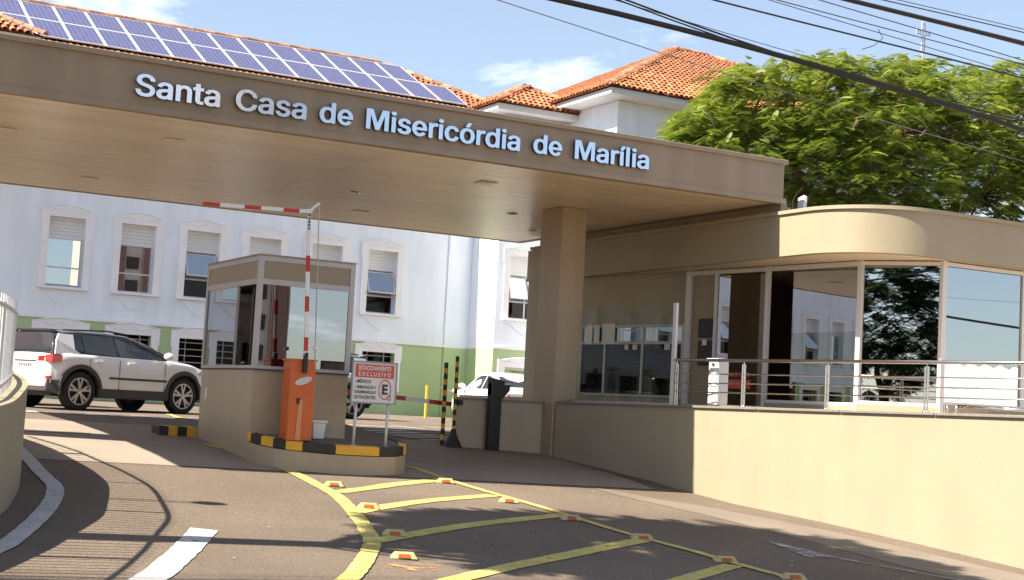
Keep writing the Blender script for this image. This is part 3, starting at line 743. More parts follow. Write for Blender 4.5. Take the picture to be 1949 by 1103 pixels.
# corner pane and front panes
Ap = gpt(sA)
dAB = (B_-Ap).normalized()
pane(Ap+dAB*.06, B_-dAB*.06, .40, 2.47)
hbar(Ap, B_, .375, .05); hbar(Ap, B_, ZT-.03, .06)
c = MB(); c.bar(Ap+Vector((0, 0, .278)), B_+Vector((0, 0, .278)), .10, .145); c.build('plinth', M['beige'], gh)
post(B_, .09, d=(0, -1, 0))
xs = [16.11, 17.80, 19.5, 21.2, 22.9]
for i in range(4):
    pane((xs[i]+.05, 16.18), (xs[i+1]-.05, 16.18), .44, 2.47)
    post((xs[i+1], 16.18), .09, d=(0, -1, 0))
    hbar((xs[i]+.045, 16.18), (xs[i+1]-.045, 16.18), .415, .05); hbar((xs[i]+.045, 16.18), (xs[i+1]-.045, 16.18), ZT-.03, .06)
c = MB(); c.box((16.16, 16.13, .205), (22.9, 16.23, .39)); c.build('plinth', M['beige'], gh)
# reception wall left of the glazing, with its service window
def gwall(s0, s1, z0, z1, t=.12, m='beige', nm='reception_wall'):
    c = MB(); c.bar(gpt(s0, -.06, (z0+z1)/2), gpt(s1, -.06, (z0+z1)/2), t, z1-z0); return c.build(nm, M[m], gh)
gwall(-4.7, -.06, 1.63, GH0); gwall(-4.7, -2.92, .206, 1.628); gwall(-2.92, -.06, .206, .33)
post(gpt(-.03), .07, .206, GH0)
hbar(gpt(-2.92), gpt(-.06), 1.30, .05, .05, 'alu', 'transom'); hbar(gpt(-2.92), gpt(-.06), 1.605, .04, .05, 'alu', 'transom'); hbar(gpt(-2.92), gpt(-.06), .345, .04, .05, 'alu', 'transom')
for s in (-2.20, -1.15, -.10, -2.9): post(gpt(s), .045, .33, 1.62, 'alu', 'window_stile')
for a, c2 in ((-2.88, -2.22), (-2.18, -1.17), (-1.13, -.13)):
    pane(gpt(a), gpt(c2), .37, 1.27, 'g_dark', 'service_pane'); pane(gpt(a), gpt(c2), 1.33, 1.58, 'g_guard', 'top_light')
# slim return bay with a dark notice screen
gwall(.05, S1-.03, .206, GH0-.02, .06, 'panel_cream', 'side_panel')
c = MB(); c.bar(gpt(.28, .0, 1.55), gpt(.62, .0, 1.55), .05, .32); c.build('wall_screen', M['black'], gh, bevel=.006)
c = MB(); c.bar(gpt(.28, .0, 1.12), gpt(.62, .0, 1.12), .045, .42); c.build('dark_hatch', M['black'], gh, bevel=.006)
c = MB(); c.bar(gpt(.40, .03, 1.30), gpt(.50, .03, 1.30), .01, .10); c.build('notice', M['paper'], gh)
# back walls, so the rooms are closed and dim
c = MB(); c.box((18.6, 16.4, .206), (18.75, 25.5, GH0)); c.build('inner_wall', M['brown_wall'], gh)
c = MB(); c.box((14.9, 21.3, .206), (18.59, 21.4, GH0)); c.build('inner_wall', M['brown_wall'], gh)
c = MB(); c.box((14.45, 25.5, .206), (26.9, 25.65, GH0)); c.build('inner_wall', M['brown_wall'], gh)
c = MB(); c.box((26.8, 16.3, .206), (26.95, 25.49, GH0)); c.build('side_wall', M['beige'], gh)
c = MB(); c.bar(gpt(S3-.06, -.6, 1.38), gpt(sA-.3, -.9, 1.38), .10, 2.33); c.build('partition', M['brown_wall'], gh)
# posters with the red waiting-room mark behind the door leaf
c = MB(); c.bar(gpt(1.02, .010, .60), gpt(1.56, .010, .60), .004, .15); po = c.build('red_poster', M['sign_red'], gh)
tv, tf = text_mesh('sala de espera', .17, 0, .002)
tb = MB(); w0 = tv[:, 0].max()
tb.add([tuple(gpt(1.04+.50*a/w0, .010, .72+bz*.95)) for a, bz, _ in tv], tf); tb.build('lettering', M['sign_red'], gh)
for i in range(4):
    c = MB(); c.bar(gpt(2.75+i*.26, -.45, 1.02), gpt(2.93+i*.26, -.45, 1.02), .01, .30); c.build('notice', M['paper'] if i % 2 else M['tile_ridge'], gh)
# service-window notices, counter, screen
for s, w_, z, h in ((-2.75, .18, 1.46, .36), (-2.52, .16, 1.47, .34), (-2.28, .36, 1.47, .38), (-.55, .14, 1.22, .10), (-1.4, .12, 1.22, .09), (-1.62, .10, 1.22, .09)):
    c = MB(); c.bar(gpt(s, .035, z), gpt(s+w_, .035, z), .006, h); c.build('notice', M['paper'], gh)
cn_ = thing('service_counter', 'dark counter desk behind the reception service window', 'counter', tuple(gpt(-1.5, -.6, .206)))
c = MB(); c.bar(gpt(-2.8, -.55, .93), gpt(-.2, -.55, .93), .55, .05); c.build('top', M['dark'], cn_)
c = MB(); c.bar(gpt(-2.8, -.45, .555), gpt(-.2, -.45, .555), .05, .69); c.build('front_panel', M['panel_cream'], cn_)
mo = thing('desk_monitor', 'small dark computer monitor on the reception counter', 'monitor', tuple(gpt(-1.75, -.6, .956)))
c = MB(); c.bar(gpt(-1.98, -.6, 1.16), gpt(-1.55, -.6, 1.16), .04, .26); c.build('screen', M['black'], mo, bevel=.01)
c = MB(); c.bar(gpt(-1.77, -.6, .956), gpt(-1.77, -.6, 1.05), .06, .04, (1, 0, 0)); c.box((gpt(-1.77, -.6)-Vector((.1, .08, -.956))), (gpt(-1.77, -.6)+Vector((.1, .08, .97)))); c.build('stand', M['black'], mo)
# white ticket column on the terrace
tk = thing('ticket_column', 'white ticket column behind the handrail on the terrace', 'ticket machine', (13.05, 17.6, .205))
c = MB(); c.box((12.96, 17.47, .205), (13.16, 17.71, .87)); c.build('body', M['white_metal'], tk, bevel=.02)
c = MB(); c.box((12.945, 17.50, .48), (12.962, 17.66, .75)); c.build('front_plate', M['white_plastic'], tk)
c = MB(); c.box((12.94, 17.56, .78), (12.96, 17.60, .82)); c.build('button', M['black'], tk)
c = MB(); c.box((12.93, 17.45, .87), (13.18, 17.73, .893)); c.build('cap', M['white_metal'], tk, bevel=.006)
# flood light on the roof edge
fl_ = thing('flood_light', 'small white flood light box on the reception roof beside the canopy end', 'flood light', (14.95, 18.2, GH1))
c = MB(); c.bar((14.95, 18.2, GH1-.22), (14.95, 18.2, GH1+.12), .03, .03, (1, 0, 0)); c.build('bracket', M['black'], fl_)
c = MB(); c.bar((14.93, 18.1, GH1+.10), (14.99, 18.16, GH1+.34), .15, .07, (1, 0, 0)); c.build('housing', M['white_metal'], fl_, bevel=.008)

# ------------------------------------------------------------------ round planter wall and white fence on the left
pl = smooth_pts([(0.2,9.4),(0.75,10.4),(1.22,11.3),(1.62,12.15),(2.02,13.0),(2.40,13.83),(2.66,14.79),(2.86,15.67),(2.965,16.4),(3.0,17.2),(2.94,18.1),(2.80,19.0),(2.6,19.8)], 6)
pw = thing('curved_wall', 'low curved beige wall under the white fence at the left edge', 'wall', (2.6, 15, g(2.6, 15)))
b = MB(); n = len(pl); T = .42
def ptop(y): return float(np.interp(y, [9, 13.8, 16.5, 20], [-.60, -.19, .04, .33]))
nrm = []
for i, p in enumerate(pl):
    d = (pl[min(i+1, n-1)]-pl[max(i-1, 0)]).normalized(); nn = Vector((-d.y, d.x, 0)); nrm.append(nn)
    q = p+nn*T; z = ptop(p.y); zg = g(p.x, p.y)-.1
    b.v += [(p.x, p.y, zg), (p.x, p.y, z), (q.x, q.y, z), (q.x, q.y, zg)]
    if i:
        o = 4*(i-1); b.f += [(o, o+4, o+5, o+1), (o+1, o+5, o+6, o+2), (o+2, o+6, o+7, o+3)]
b.f += [(0, 1, 2, 3), (4*n-1, 4*n-2, 4*n-3, 4*n-4)]
b.build('rendered_wall', M['beige'], pw, smooth='auto')
fe = thing('white_fence', 'white vertical bar fence curving along the top of the low wall', 'fence', (2.4, 15, ptop(15)))
fl_pts = [p+nrm[i]*.17 for i, p in enumerate(pl)]
ftop = .80
for h in (ftop-.10, None):
    b = MB(); b.tube([Vector((p.x, p.y, h if h else ptop(p.y)+.10)) for p in fl_pts], .022, 6); b.build('fence_rail', M['white_metal'], fe, smooth=True)
acc = 0.0; step = .142; bars = []
for i in range(len(fl_pts)-1):
    a, c = fl_pts[i], fl_pts[i+1]; Ls = (c-a).length
    while acc < Ls: bars.append(a.lerp(c, acc/Ls)); acc += step
    acc -= Ls
for p in bars:
    b = MB(); b.tube([Vector((p.x, p.y, ptop(p.y)+.002)), Vector((p.x, p.y, ftop))], .0105, 6); b.build('fence_bar', M['white_metal'], fe)
for yy in (11.8, 14.2, 16.25, 18.4):
    p = min(fl_pts, key=lambda q: abs(q.y-yy)); q = min(zip(fl_pts, nrm), key=lambda w: abs(w[0].y-yy))[1]
    b = MB(); b.tube([Vector((p.x, p.y, ptop(p.y)+.002))+q*.10, Vector((p.x, p.y, ftop-.04))+q*.05], .03, 8); b.build('fence_post', M['white_metal'], fe)
# tall lamp inside the fence, only its shadow falls into view
lp = thing('garden_lamp', 'thin twin-pole lamp behind the white fence, left of the frame', 'lamp', (1.15, 15.02, g(1.15, 15)))
for e in (-.06, .06):
    b = MB(); b.tube([(1.15, 15.02+e, g(1.15, 15)), (1.15, 15.02+e*.6, g(1.15, 15)+3.72)], .014, 6); b.build('pole', M['alu'], lp)
b = MB(); b.lathe([(.0, -.12), (.10, -.10), (.13, 0), (.10, .10), (0, .12)], (1.15, 15.02, g(1.15, 15)+3.9), (0, 0, 1), 14)
b.build('lamp_head', M['alu'], lp, smooth=True)

# ------------------------------------------------------------------ kerbed island with booth, barrier, sign
def itop(x, y): return g(x, y)+.37
isl = [(6.205,20.7),(6.205,18.52),(6.26,18.28),(6.42,18.08),(6.68,17.93),(7.0,17.83),(7.35,17.79),(7.75,17.83),(8.08,17.95),(8.3,18.13),(8.41,18.4),(8.46,18.9),(8.40,20.9)]
isp = [Vector((x, y, 0)) for x, y in isl]
ist = thing('kerbed_island', 'boat-shaped raised island with black and yellow painted kerb', 'traffic island', (7.4, 19, g(7.4, 19)))
b = MB(); b.prism([(p.x, p.y) for p in isp], lambda x, y: g(x, y)-.08, lambda x, y: itop(x, y)-.125); b.build('base', M['beige_gloss'], ist)
cen = Vector((7.45, 19.3, 0))
b = MB(); b.prism([tuple((p+(cen-p)*.03)[:2]) for p in isp], lambda x, y: itop(x, y)-.12, lambda x, y: itop(x, y)-.012); b.build('top_fill', mat('brown_screed', (0.16, 0.12, 0.095), 0.85, var=.1), ist)
# painted kerb blocks: break the outline at the colour changes
outl = isp[1:12]; cum = [0]
for i in range(len(outl)-1): cum.append(cum[-1]+(outl[i+1]-outl[i]).length)
def at_len(s):
    for i in range(len(outl)-1):
        if s <= cum[i+1] or i == len(outl)-2:
            t = (s-cum[i])/(cum[i+1]-cum[i]); return outl[i].lerp(outl[i+1], t)
tot = cum[-1]; cuts = [0, .083, .30, .484, .651, .868, 1.302, 1.936, 2.46, 2.75, tot]
cols = ['kerb_yellow', 'kerb_black']
for i in range(len(cuts)-1):
    n2 = max(2, int((cuts[i+1]-cuts[i])/.06)); poly_o = [at_len(cuts[i]+(cuts[i+1]-cuts[i])*k/n2) for k in range(n2+1)]
    if cuts[i+1] <= cuts[i]: continue
    ou = [p+(p-cen).normalized()*.006 for p in poly_o]; inn = [p+(cen-p).normalized()*.11 for p in poly_o]
    b = MB(); b.prism([tuple(p[:2]) for p in ou]+[tuple(p[:2]) for p in reversed(inn)], lambda x, y: itop(x, y)-.115, itop)
    b.build('kerb_block', M[cols[i % 2]], ist, bevel=.006)
# striped kerb nosing on the far left of the booth
kb = thing('kerb_nose', 'short black and yellow kerb block left of the booth base', 'kerb', (5.95, 20.85, g(5.95, 20.85)))
for i in range(4):
    x0 = 5.66+i*.135; b = MB(); b.box((x0, 20.82, g(5.9, 20.9)-.02), (x0+.133, 21.25, g(5.9, 20.9)+.135)); b.build('kerb_block', M[cols[(i+1) % 2]], kb, bevel=.006)

# guard booth
bo = thing('guard_booth', 'small beige guard booth with wrap-around glass under the canopy', 'booth', (6.9, 19.6, g(6.9, 19.6)))
X0, X1, Y0, Y1 = 6.20, 7.57, 18.50, 20.80
SZ, GT, TZ = .335, 1.455, 1.855
b = MB(); b.prism([(X0+.01,Y0+.01),(X1-.01,Y0+.01),(X1-.01,Y1-.01),(X0+.01,Y1-.01)], lambda x, y: g(x, y)-.06, SZ-.012); b.build('lower_wall', M['beige_gloss'], bo, bevel=.006)
b = MB(); b.box((X0-.012, Y0-.015, SZ-.012), (X1+.012, Y1+.01, SZ)); b.build('dark_joint', M['dark'], bo)
b = MB()
fw_ = .055
for (x, y) in ((X0, Y0), (X1-fw_*1.3, Y0), (X0, Y1-fw_), (X1-fw_*1.3, Y1-fw_)):
    b.box((x, y, SZ), (x+fw_*1.3, y+fw_*1.3, TZ-.02))
for z0, z1 in ((SZ, SZ+.045), (GT, GT+.075), (TZ-.09, TZ-.02)):
    b.box((X0+.07, Y0+.004, z0), (X1-.07, Y0+.05, z1)); b.box((X0+.07, Y1-.05, z0), (X1-.07, Y1-.004, z1))
    b.box((X0+.004, Y0+.07, z0), (X0+.05, Y1-.05, z1)); b.box((X1-.05, Y0+.07, z0), (X1-.004, Y1-.05, z1))
b.build('frame', M['alu'], bo, bevel=.004)
for nm, a, c in (('top_panel', (X0+.07, Y0+.014, GT+.075), (X1-.07, Y0+.034, TZ-.09)), ('top_panel', (X0+.014, Y0+.07, GT+.075), (X0+.034, Y1-.05, TZ-.09)),
                 ('top_panel', (X1-.034, Y0+.07, GT+.075), (X1-.014, Y1-.05, TZ-.09)), ('top_panel', (X0+.07, Y1-.034, GT+.075), (X1-.07, Y1-.014, TZ-.09))):
    b = MB(); b.box(a, c); b.build(nm, M['panel_cream'], bo)
b = MB(); b.box((X0-.006, Y0-.006, TZ-.02), (X1+.006, Y1+.006, TZ)); b.build('roof_sheet', M['fascia'], bo)
b = MB(); b.box((X0+.06, Y0+.06, GT+.055), (X1-.06, Y1-.06, GT+.07)); b.build('ceiling', M['panel_cream'], bo)
b = MB(); b.box((X0+.07, Y0+.02, SZ+.045), (X1-.07, Y0+.028, GT)); b.build('pane', M['g_booth'], bo)
b = MB(); b.box((X1-.028, Y0+.07, SZ+.045), (X1-.02, Y1-.05, GT)); b.build('pane', M['g_booth'], bo)
b = MB(); b.box((X0+.07, Y1-.03, SZ+.045), (X1-.07, Y1-.022, GT)); b.build('pane', M['g_booth'], bo)
b = MB(); b.box((X0+.020, 19.42, SZ+.045), (X0+.028, Y1-.05, GT)); b.build('pane', M['g_booth'], bo)
b = MB(); b.box((X0+.030, 19.38, SZ+.045), (X0+.05, 19.42, GT)); b.build('sliding_stile', M['alu'], bo)
b = MB(); b.box((X0+.12, 19.0, SZ+.02), (X1-.12, 19.05, GT-.0)); b.box((X1-.16, 18.9, SZ+.02), (X1-.12, 20.5, GT)); b.build('inner_blind', M['dark'], bo)
b = MB(); b.box((X0+.0, 20.45, -.10), (X0+.012, 20.53, .05)); b.build('switch_plate', M['white_plastic'], bo)
# barrier cabinet with folding arm
ba = thing('barrier_gate', 'orange barrier cabinet with raised folding red and white arm', 'barrier', (6.74, 18.12, itop(6.74, 18.12)))
bz = itop(6.74, 18.12)-.01; bt = .475
b = MB(); b.box((6.54, 17.97, bz), (6.88, 18.27, bt)); b.build('cabinet', M['orange'], ba, bevel=.012)
b = MB(); b.box((6.525, 17.965, bt-.012), (6.895, 18.285, bt+.012)); b.build('lid', M['orange'], ba, bevel=.006)
b = MB(); b.add([(6.72+.115*math.cos(t*.2618), 17.963, .205+.048*math.sin(t*.2618)+.035*math.cos(t*.2618)) for t in range(24)], [tuple(range(24))]); v0 = list(b.v); b.v += [(x, 17.968, z) for x, y, z in v0]; b.f.append(tuple(range(47, 23, -1))); b.f += [(i, (i+1) % 24, 24+(i+1) % 24, 24+i) for i in range(24)]
b.build('oval_label', M['grey_label'], ba)
b = MB(); b.extr([(0, 0), (.07, 0), (.075, .52), (.02, .52)], (6.65, 17.962, bz+.005), (1, 0, 0), (0, 0, 1), (0, .006, 0)); b.build('tape_strip', mat('pale_orange_tape', (0.62, 0.27, 0.12), .5), ba)
b = MB(); b.box((6.645, 17.95, -.095), (6.68, 17.972, -.02)); b.build('lock', M['black'], ba, bevel=.004)
for k in range(12):
    b = MB(); b.box((6.532, 18.02, bz+.08+k*.075), (6.542, 18.20, bz+.10+k*.075)); b.build('vent_slot', M['orange'], ba)
# arm: lower upright section (leaning slightly), hinge, folded section, tie rod
ay = 17.92
def armx(z): return 6.715-.043*(z-.45)
b = MB(); b.box((6.69, ay-.02, .31), (6.74, ay+.045, .57)); b.build('arm_socket', M['black'], ba, bevel=.006)
z = .54
for cname, ln in (('white', .05), ('red', .18), ('white', .33), ('red', .20), ('white', .32), ('red', .21), ('white', .34)):
    b = MB(); b.bar((armx(z), ay+.005, z), (armx(z+ln), ay+.005, z+ln), .034, .048, (1, 0, 0)); b.build('arm_band', M['red'] if cname == 'red' else M['white_plastic'], ba); z += ln
b = MB(); b.bar((armx(z), ay+.005, z), (armx(2.39), ay+.005, 2.39), .026, .04, (1, 0, 0)); ar_ = b.build('arm_band', M['white_plastic'], ba)
for k in range(5):
    zk = 2.17+k*.043; q = MB(); q.box((armx(zk)-.012, ay-.013, zk), (armx(zk)+.012, ay-.0085, zk+.028)); q.build('black_mark', M['text_black'], ar_)
x = 6.50
for cname, ln in (('red', .235), ('white', .30), ('red', .22), ('white', .32), ('red', .215)):
    b = MB(); z0 = 2.395-.037*(6.5-x); b.bar((x, ay-.02, z0), (x-ln, ay-.02, z0-.037*ln), .032, .045); b.build('arm_band', M['red'] if cname == 'red' else M['white_plastic'], ba); x -= ln
b = MB(); b.bar((6.48, ay-.02, 2.395), (6.66, ay-.02, 2.41), .04, .05); b.bar((6.61, ay, 2.40), (6.76, ay, 2.53), .03, .035); b.build('hinge', M['steel'], ba)
b = MB(); b.tube([(6.76, ay, 2.53), (6.86, ay+.05, .43)], .008, 6); b.build('tie_rod', M['alu'], ba)
b = MB(); b.box((6.825, ay+.02, .62), (6.885, ay+.08, .67)); b.build('turnbuckle', M['white_plastic'], ba, bevel=.01)
# white bucket by the booth
bk = thing('white_box', 'small white plastic tub with lid on the island beside the orange barrier', 'tub', (7.10, 18.36, itop(7.1, 18.36)-.012))
zb = itop(7.1, 18.36)-.012
b = MB(); b.add([(7.02,18.28,zb),(7.17,18.28,zb),(7.17,18.44,zb),(7.02,18.44,zb),(7.0,18.26,zb+.21),(7.19,18.26,zb+.21),(7.19,18.46,zb+.21),(7.0,18.46,zb+.21)], [(0,3,2,1),(4,5,6,7),(0,1,5,4),(1,2,6,5),(2,3,7,6),(3,0,4,7)])
b.build('tub', M['white_plastic'], bk, bevel=.01)
b = MB(); b.box((6.985, 18.245, zb+.21), (7.205, 18.475, zb+.245)); b.build('lid', M['white_plastic'], bk, bevel=.01)
# parking sign
sg = thing('parking_sign', 'white parking sign reading Estacionamento Exclusivo on two white posts', 'sign', (7.70, 17.95, itop(7.7, 17.95)))
sy = 17.95
for x in (7.46, 7.92):
    b = MB(); b.tube([(x+.01, sy+.03, itop(x, sy)-.01), (x+.02, sy+.03, .02)], .019, 10); po = b.build('post', M['white_metal'], sg, smooth=True)
    q = MB(); q.lathe([(0, .012), (.05, .012), (.05, 0)], (x+.01, sy+.03, itop(x, sy)-.012), (0, 0, 1), 12); q.build('base_plate', M['white_metal'], po)
bx0, bx1, bz0, bz1 = 7.395, 8.01, -.025, .495
b = MB(); b.box((bx0, sy-.006, bz0), (bx1, sy+.010, bz1)); b.build('board', M['sign_white'], sg)
b = MB()
for a, c in (((bx0-.02, bz0-.02), (bx1+.02, bz0)), ((bx0-.02, bz1), (bx1+.02, bz1+.02)), ((bx0-.02, bz0), (bx0, bz1)), ((bx1, bz0), (bx1+.02, bz1))):
    b.box((a[0], sy-.012, a[1]), (c[0], sy+.014, c[1]))
b.build('frame', M['sign_grey'], sg)
b = MB(); b.box((bx0+.03, sy-.009, .300), (bx1-.03, sy-.0065, .475)); b.build('red_panel', M['sign_red'], sg)
def sign_text(body, x0, x1, z, h, m, off=.006):
    v, f = text_mesh(body, 1, 0, off); a0, a1 = v[:, 0].min(), v[:, 0].max(); b0, b1 = v[:, 1].min(), v[:, 1].max()
    q = MB(); q.add([(x0+(a-a0)/(a1-a0)*(x1-x0), sy-.0115, z+(c-b0)/(b1-b0)*h) for a, c, _ in v], f); q.build('lettering', m, sg)
sign_text('ESTACIONAMENTO', bx0+.075, bx1-.075, .397, .060, M['sign_white'], .03)
sign_text('E X C L U S I V O', bx0+.075, bx1-.075, .318, .058, M['sign_white'], .03)
for t, x1_, z in (('- MÉDICOS', .26, .225), ('- EMBARQUE E', .335, .145), ('DESEMBARQUE', .335, .080), ('DE PACIENTES', .335, .015)):
    sign_text(t, bx0+.03, bx0+x1_, z, .046 if 'É' not in t else .056, M['text_black'], .015)
sign_text('E', bx0+.425, bx0+.505, .085, .135, M['text_black'], .035)
q = MB(); nn_ = 28
for rr_ in (.100, .088):
    q.v += [(bx0+.465+rr_*.92*math.cos(k*6.2832/nn_), sy-.0115, .150+rr_*1.35*math.sin(k*6.2832/nn_)) for k in range(nn_)]
q.f += [(k, (k+1) % nn_, nn_+(k+1) % nn_, nn_+k) for k in range(nn_)]; q.build('red_ring', M['sign_red'], sg)
q = MB()
for rr_ in (.030, .022):
    q.v += [(bx0+.535+rr_*.8*math.cos(k*6.2832/nn_), sy-.0115, .045+rr_*1.3*math.sin(k*6.2832/nn_)) for k in range(nn_)]
q.f += [(k, (k+1) % nn_, nn_+(k+1) % nn_, nn_+k) for k in range(nn_)]; q.build('small_ring', M['text_black'], sg)

# far barrier: striped posts and drop arm
def striped(name, label, x, y, z0, z1, r, n, group=None):
    t = thing(name, label, 'post', (x, y, z0), group=group)
    for k in range(n):
        q = MB(); q.tube([(x, y, z0+(z1-z0)*k/n), (x, y, z0+(z1-z0)*(k+1)/n)], r, 10)
        q.build('band', M['kerb_black'] if k % 2 == 0 else M['kerb_yellow'], t, smooth='auto')
    return t
striped('striped_post', 'shorter black and yellow striped post, left one of the pair', 10.62, 21.78, g(10.62, 21.78), .69, .034, 15, 'striped posts at the exit gap')
sp2 = striped('striped_post', 'taller black and yellow striped post, right one of the pair', 10.74, 21.62, g(10.74, 21.62), .80, .029, 17, 'striped posts at the exit gap')
q = MB(); q.lathe([(.16, 0), (.12, .08), (.06, .20), (.04, .30)], (10.74, 21.62, g(10.74, 21.62)), (0, 0, 1), 14); q.build('flared_base', M['kerb_black'], sp2, smooth=True)
q = MB(); q.box((10.78, 21.57, .0), (10.86, 21.66, .09)); q.build('hook', M['kerb_black'], sp2)
da = thing('drop_arm', 'lowered red and white barrier arm reaching the striped posts', 'barrier', (9.0, 22.0, g(9.0, 22.0)))
for k in range(7):
    x0 = 10.83-.42*k; q = MB(); q.bar((x0, 21.95, .01+.062*(10.83-x0)), (x0-.42, 21.95, .01+.062*(10.83-x0+.42)), .05, .07); q.build('arm_band', M['red'] if k % 2 == 0 else M['white_plastic'], da)
q = MB(); q.box((7.62, 21.8, g(7.7, 22)), (7.92, 22.1, .32)); q.build('cabinet', M['orange'], da, bevel=.012)
yp = thing('yellow_post', 'slim yellow chain post in front of the green hospital wall', 'post', (18.9, 40, g(18.9, 40)))
q = MB(); q.tube([(18.9, 40, g(18.9, 40)), (18.9, 40, .55)], .042, 10); q.build('shaft', M['kerb_yellow'], yp, smooth='auto')
q = MB(); q.tube([(19.05+.35*k, 39.6-.1*k, .50-.10*math.sin(k/6*math.pi)-.035*k) for k in range(10)], .016, 6); q.build('chain', M['tile_ridge'], yp)
# ------------------------------------------------------------------ hospital
ho = thing('hospital_building', 'white and green two-storey hospital with tiled hip roofs behind the canopy', 'building', (15, 44, -.42))
YF, YW, XW = 44.0, 42.10, 22.18       # facade, wing front, wing side
XP, YPF = 24.66, 39.16                # pavilion side and front
BELT = 1.915
def wall_y(x0, x1, z0, z1, y, holes, name, m, t=.45):
    # wall facing -Y with rectangular openings (hx0, hx1, hz0, hz1)
    xs_ = sorted({x0, x1, *[h[0] for h in holes], *[h[1] for h in holes]}); zs_ = sorted({z0, z1, *[h[2] for h in holes], *[h[3] for h in holes]})
    b = MB()
    def inside(cx_, cz_): return any(h[0] < cx_ < h[1] and h[2] < cz_ < h[3] for h in holes)
    for i in range(len(xs_)-1):
        for j in range(len(zs_)-1):
            if inside((xs_[i]+xs_[i+1])/2, (zs_[j]+zs_[j+1])/2): continue
            n = len(b.v); b.v += [(xs_[i], y, zs_[j]), (xs_[i+1], y, zs_[j]), (xs_[i+1], y, zs_[j+1]), (xs_[i], y, zs_[j+1])]; b.f.append((n, n+1, n+2, n+3))
    for h in holes:
        a, c, d, e = h; n = len(b.v)
        b.v += [(a, y, d), (c, y, d), (c, y, e), (a, y, e), (a, y+t, d), (c, y+t, d), (c, y+t, e), (a, y+t, e)]
        b.f += [(n, n+4, n+5, n+1), (n+1, n+5, n+6, n+2), (n+2, n+6, n+7, n+3), (n+3, n+7, n+4, n)]
    n = len(b.v)
    b.v += [(x0, y+t, z0), (x1, y+t, z0), (x1, y+t, z1), (x0, y+t, z1)]
    b.f += [(n+3, n+2, n+1, n)]
    me_o = b.build(name, m, ho)
    return me_o
wx = [8.28-2.1*k for k in range(19, 1, -1)]+[8.28, 10.385, 12.385, 14.37, 16.45, 18.41]
WW, WT, WB = 1.04, 4.90, 2.845
up = [(x, x+WW, WB, WT) for x in wx]
lowx = [(x-.02, x+1.12, .35, 1.58) for x in wx]
wall_y(-36.0, XW, BELT, 9.6, YF, up, 'upper_wall', M['white_wall'])
wall_y(-36.0, XW, -.6, BELT, YF, lowx, 'lower_wall', M['green_wall'])
b = MB(); b.box((-36, YF-.045, BELT-.02), (XW-.01, YF-.001, BELT+.06)); b.build('belt_moulding', M['trim'], ho)
b = MB(); b.box((21.30, YF-.05, BELT+.06), (XW-.004, YF-.002, 9.6)); b.build('pilaster', M['white_wall'], ho)
b = MB(); b.box((21.30, YF-.05, -.6), (XW-.004, YF-.002, BELT-.02)); b.build('pilaster', M['green_wall'], ho)
b = MB(); b.box((-36.0, YF+.46, -.6), (XW, YF+.6, 9.0)); b.build('inner_backing', M['dark'], ho)
# wing that steps forward
ww = (22.64, 23.70, 2.92, 5.10); ww2 = (23.82, 24.5, 2.92, 5.10)
wd_ = (22.50, 24.2, .1, 1.45)
wall_y(XW, XP+.3, BELT, 9.45, YW, [(22.64, 24.1, 2.92, 5.0)], 'wing_upper_wall', M['white_wall'])
wall_y(XW, XP+.3, -.6, BELT, YW, [(22.62, 24.3, -.4, 1.32)], 'wing_lower_wall', M['green_wall'])
b = MB(); b.add([(XW, YW, BELT), (XW, YF, BELT), (XW, YF, 9.45), (XW, YW, 9.45)], [(0, 1, 2, 3)]); b.build('wing_side_wall', M['white_wall'], ho)
b = MB(); b.add([(XW, YW, -.6), (XW, YF, -.6), (XW, YF, BELT), (XW, YW, BELT)], [(0, 1, 2, 3)]); b.build('wing_side_wall', M['green_wall'], ho)
b = MB(); b.box((XW-.03, YW-.045, BELT-.02), (XP, YW-.001, BELT+.06)); b.build('belt_moulding', M['trim'], ho)
b = MB(); b.box((22.3, YW+.46, -.6), (24.9, YW+.6, 9)); b.build('inner_backing', M['dark'], ho)
b = MB(); b.box((22.70, YW+.2, -.4), (22.95, YW+.25, 1.3)); b.build('notice_board', M['green_wall'], ho)

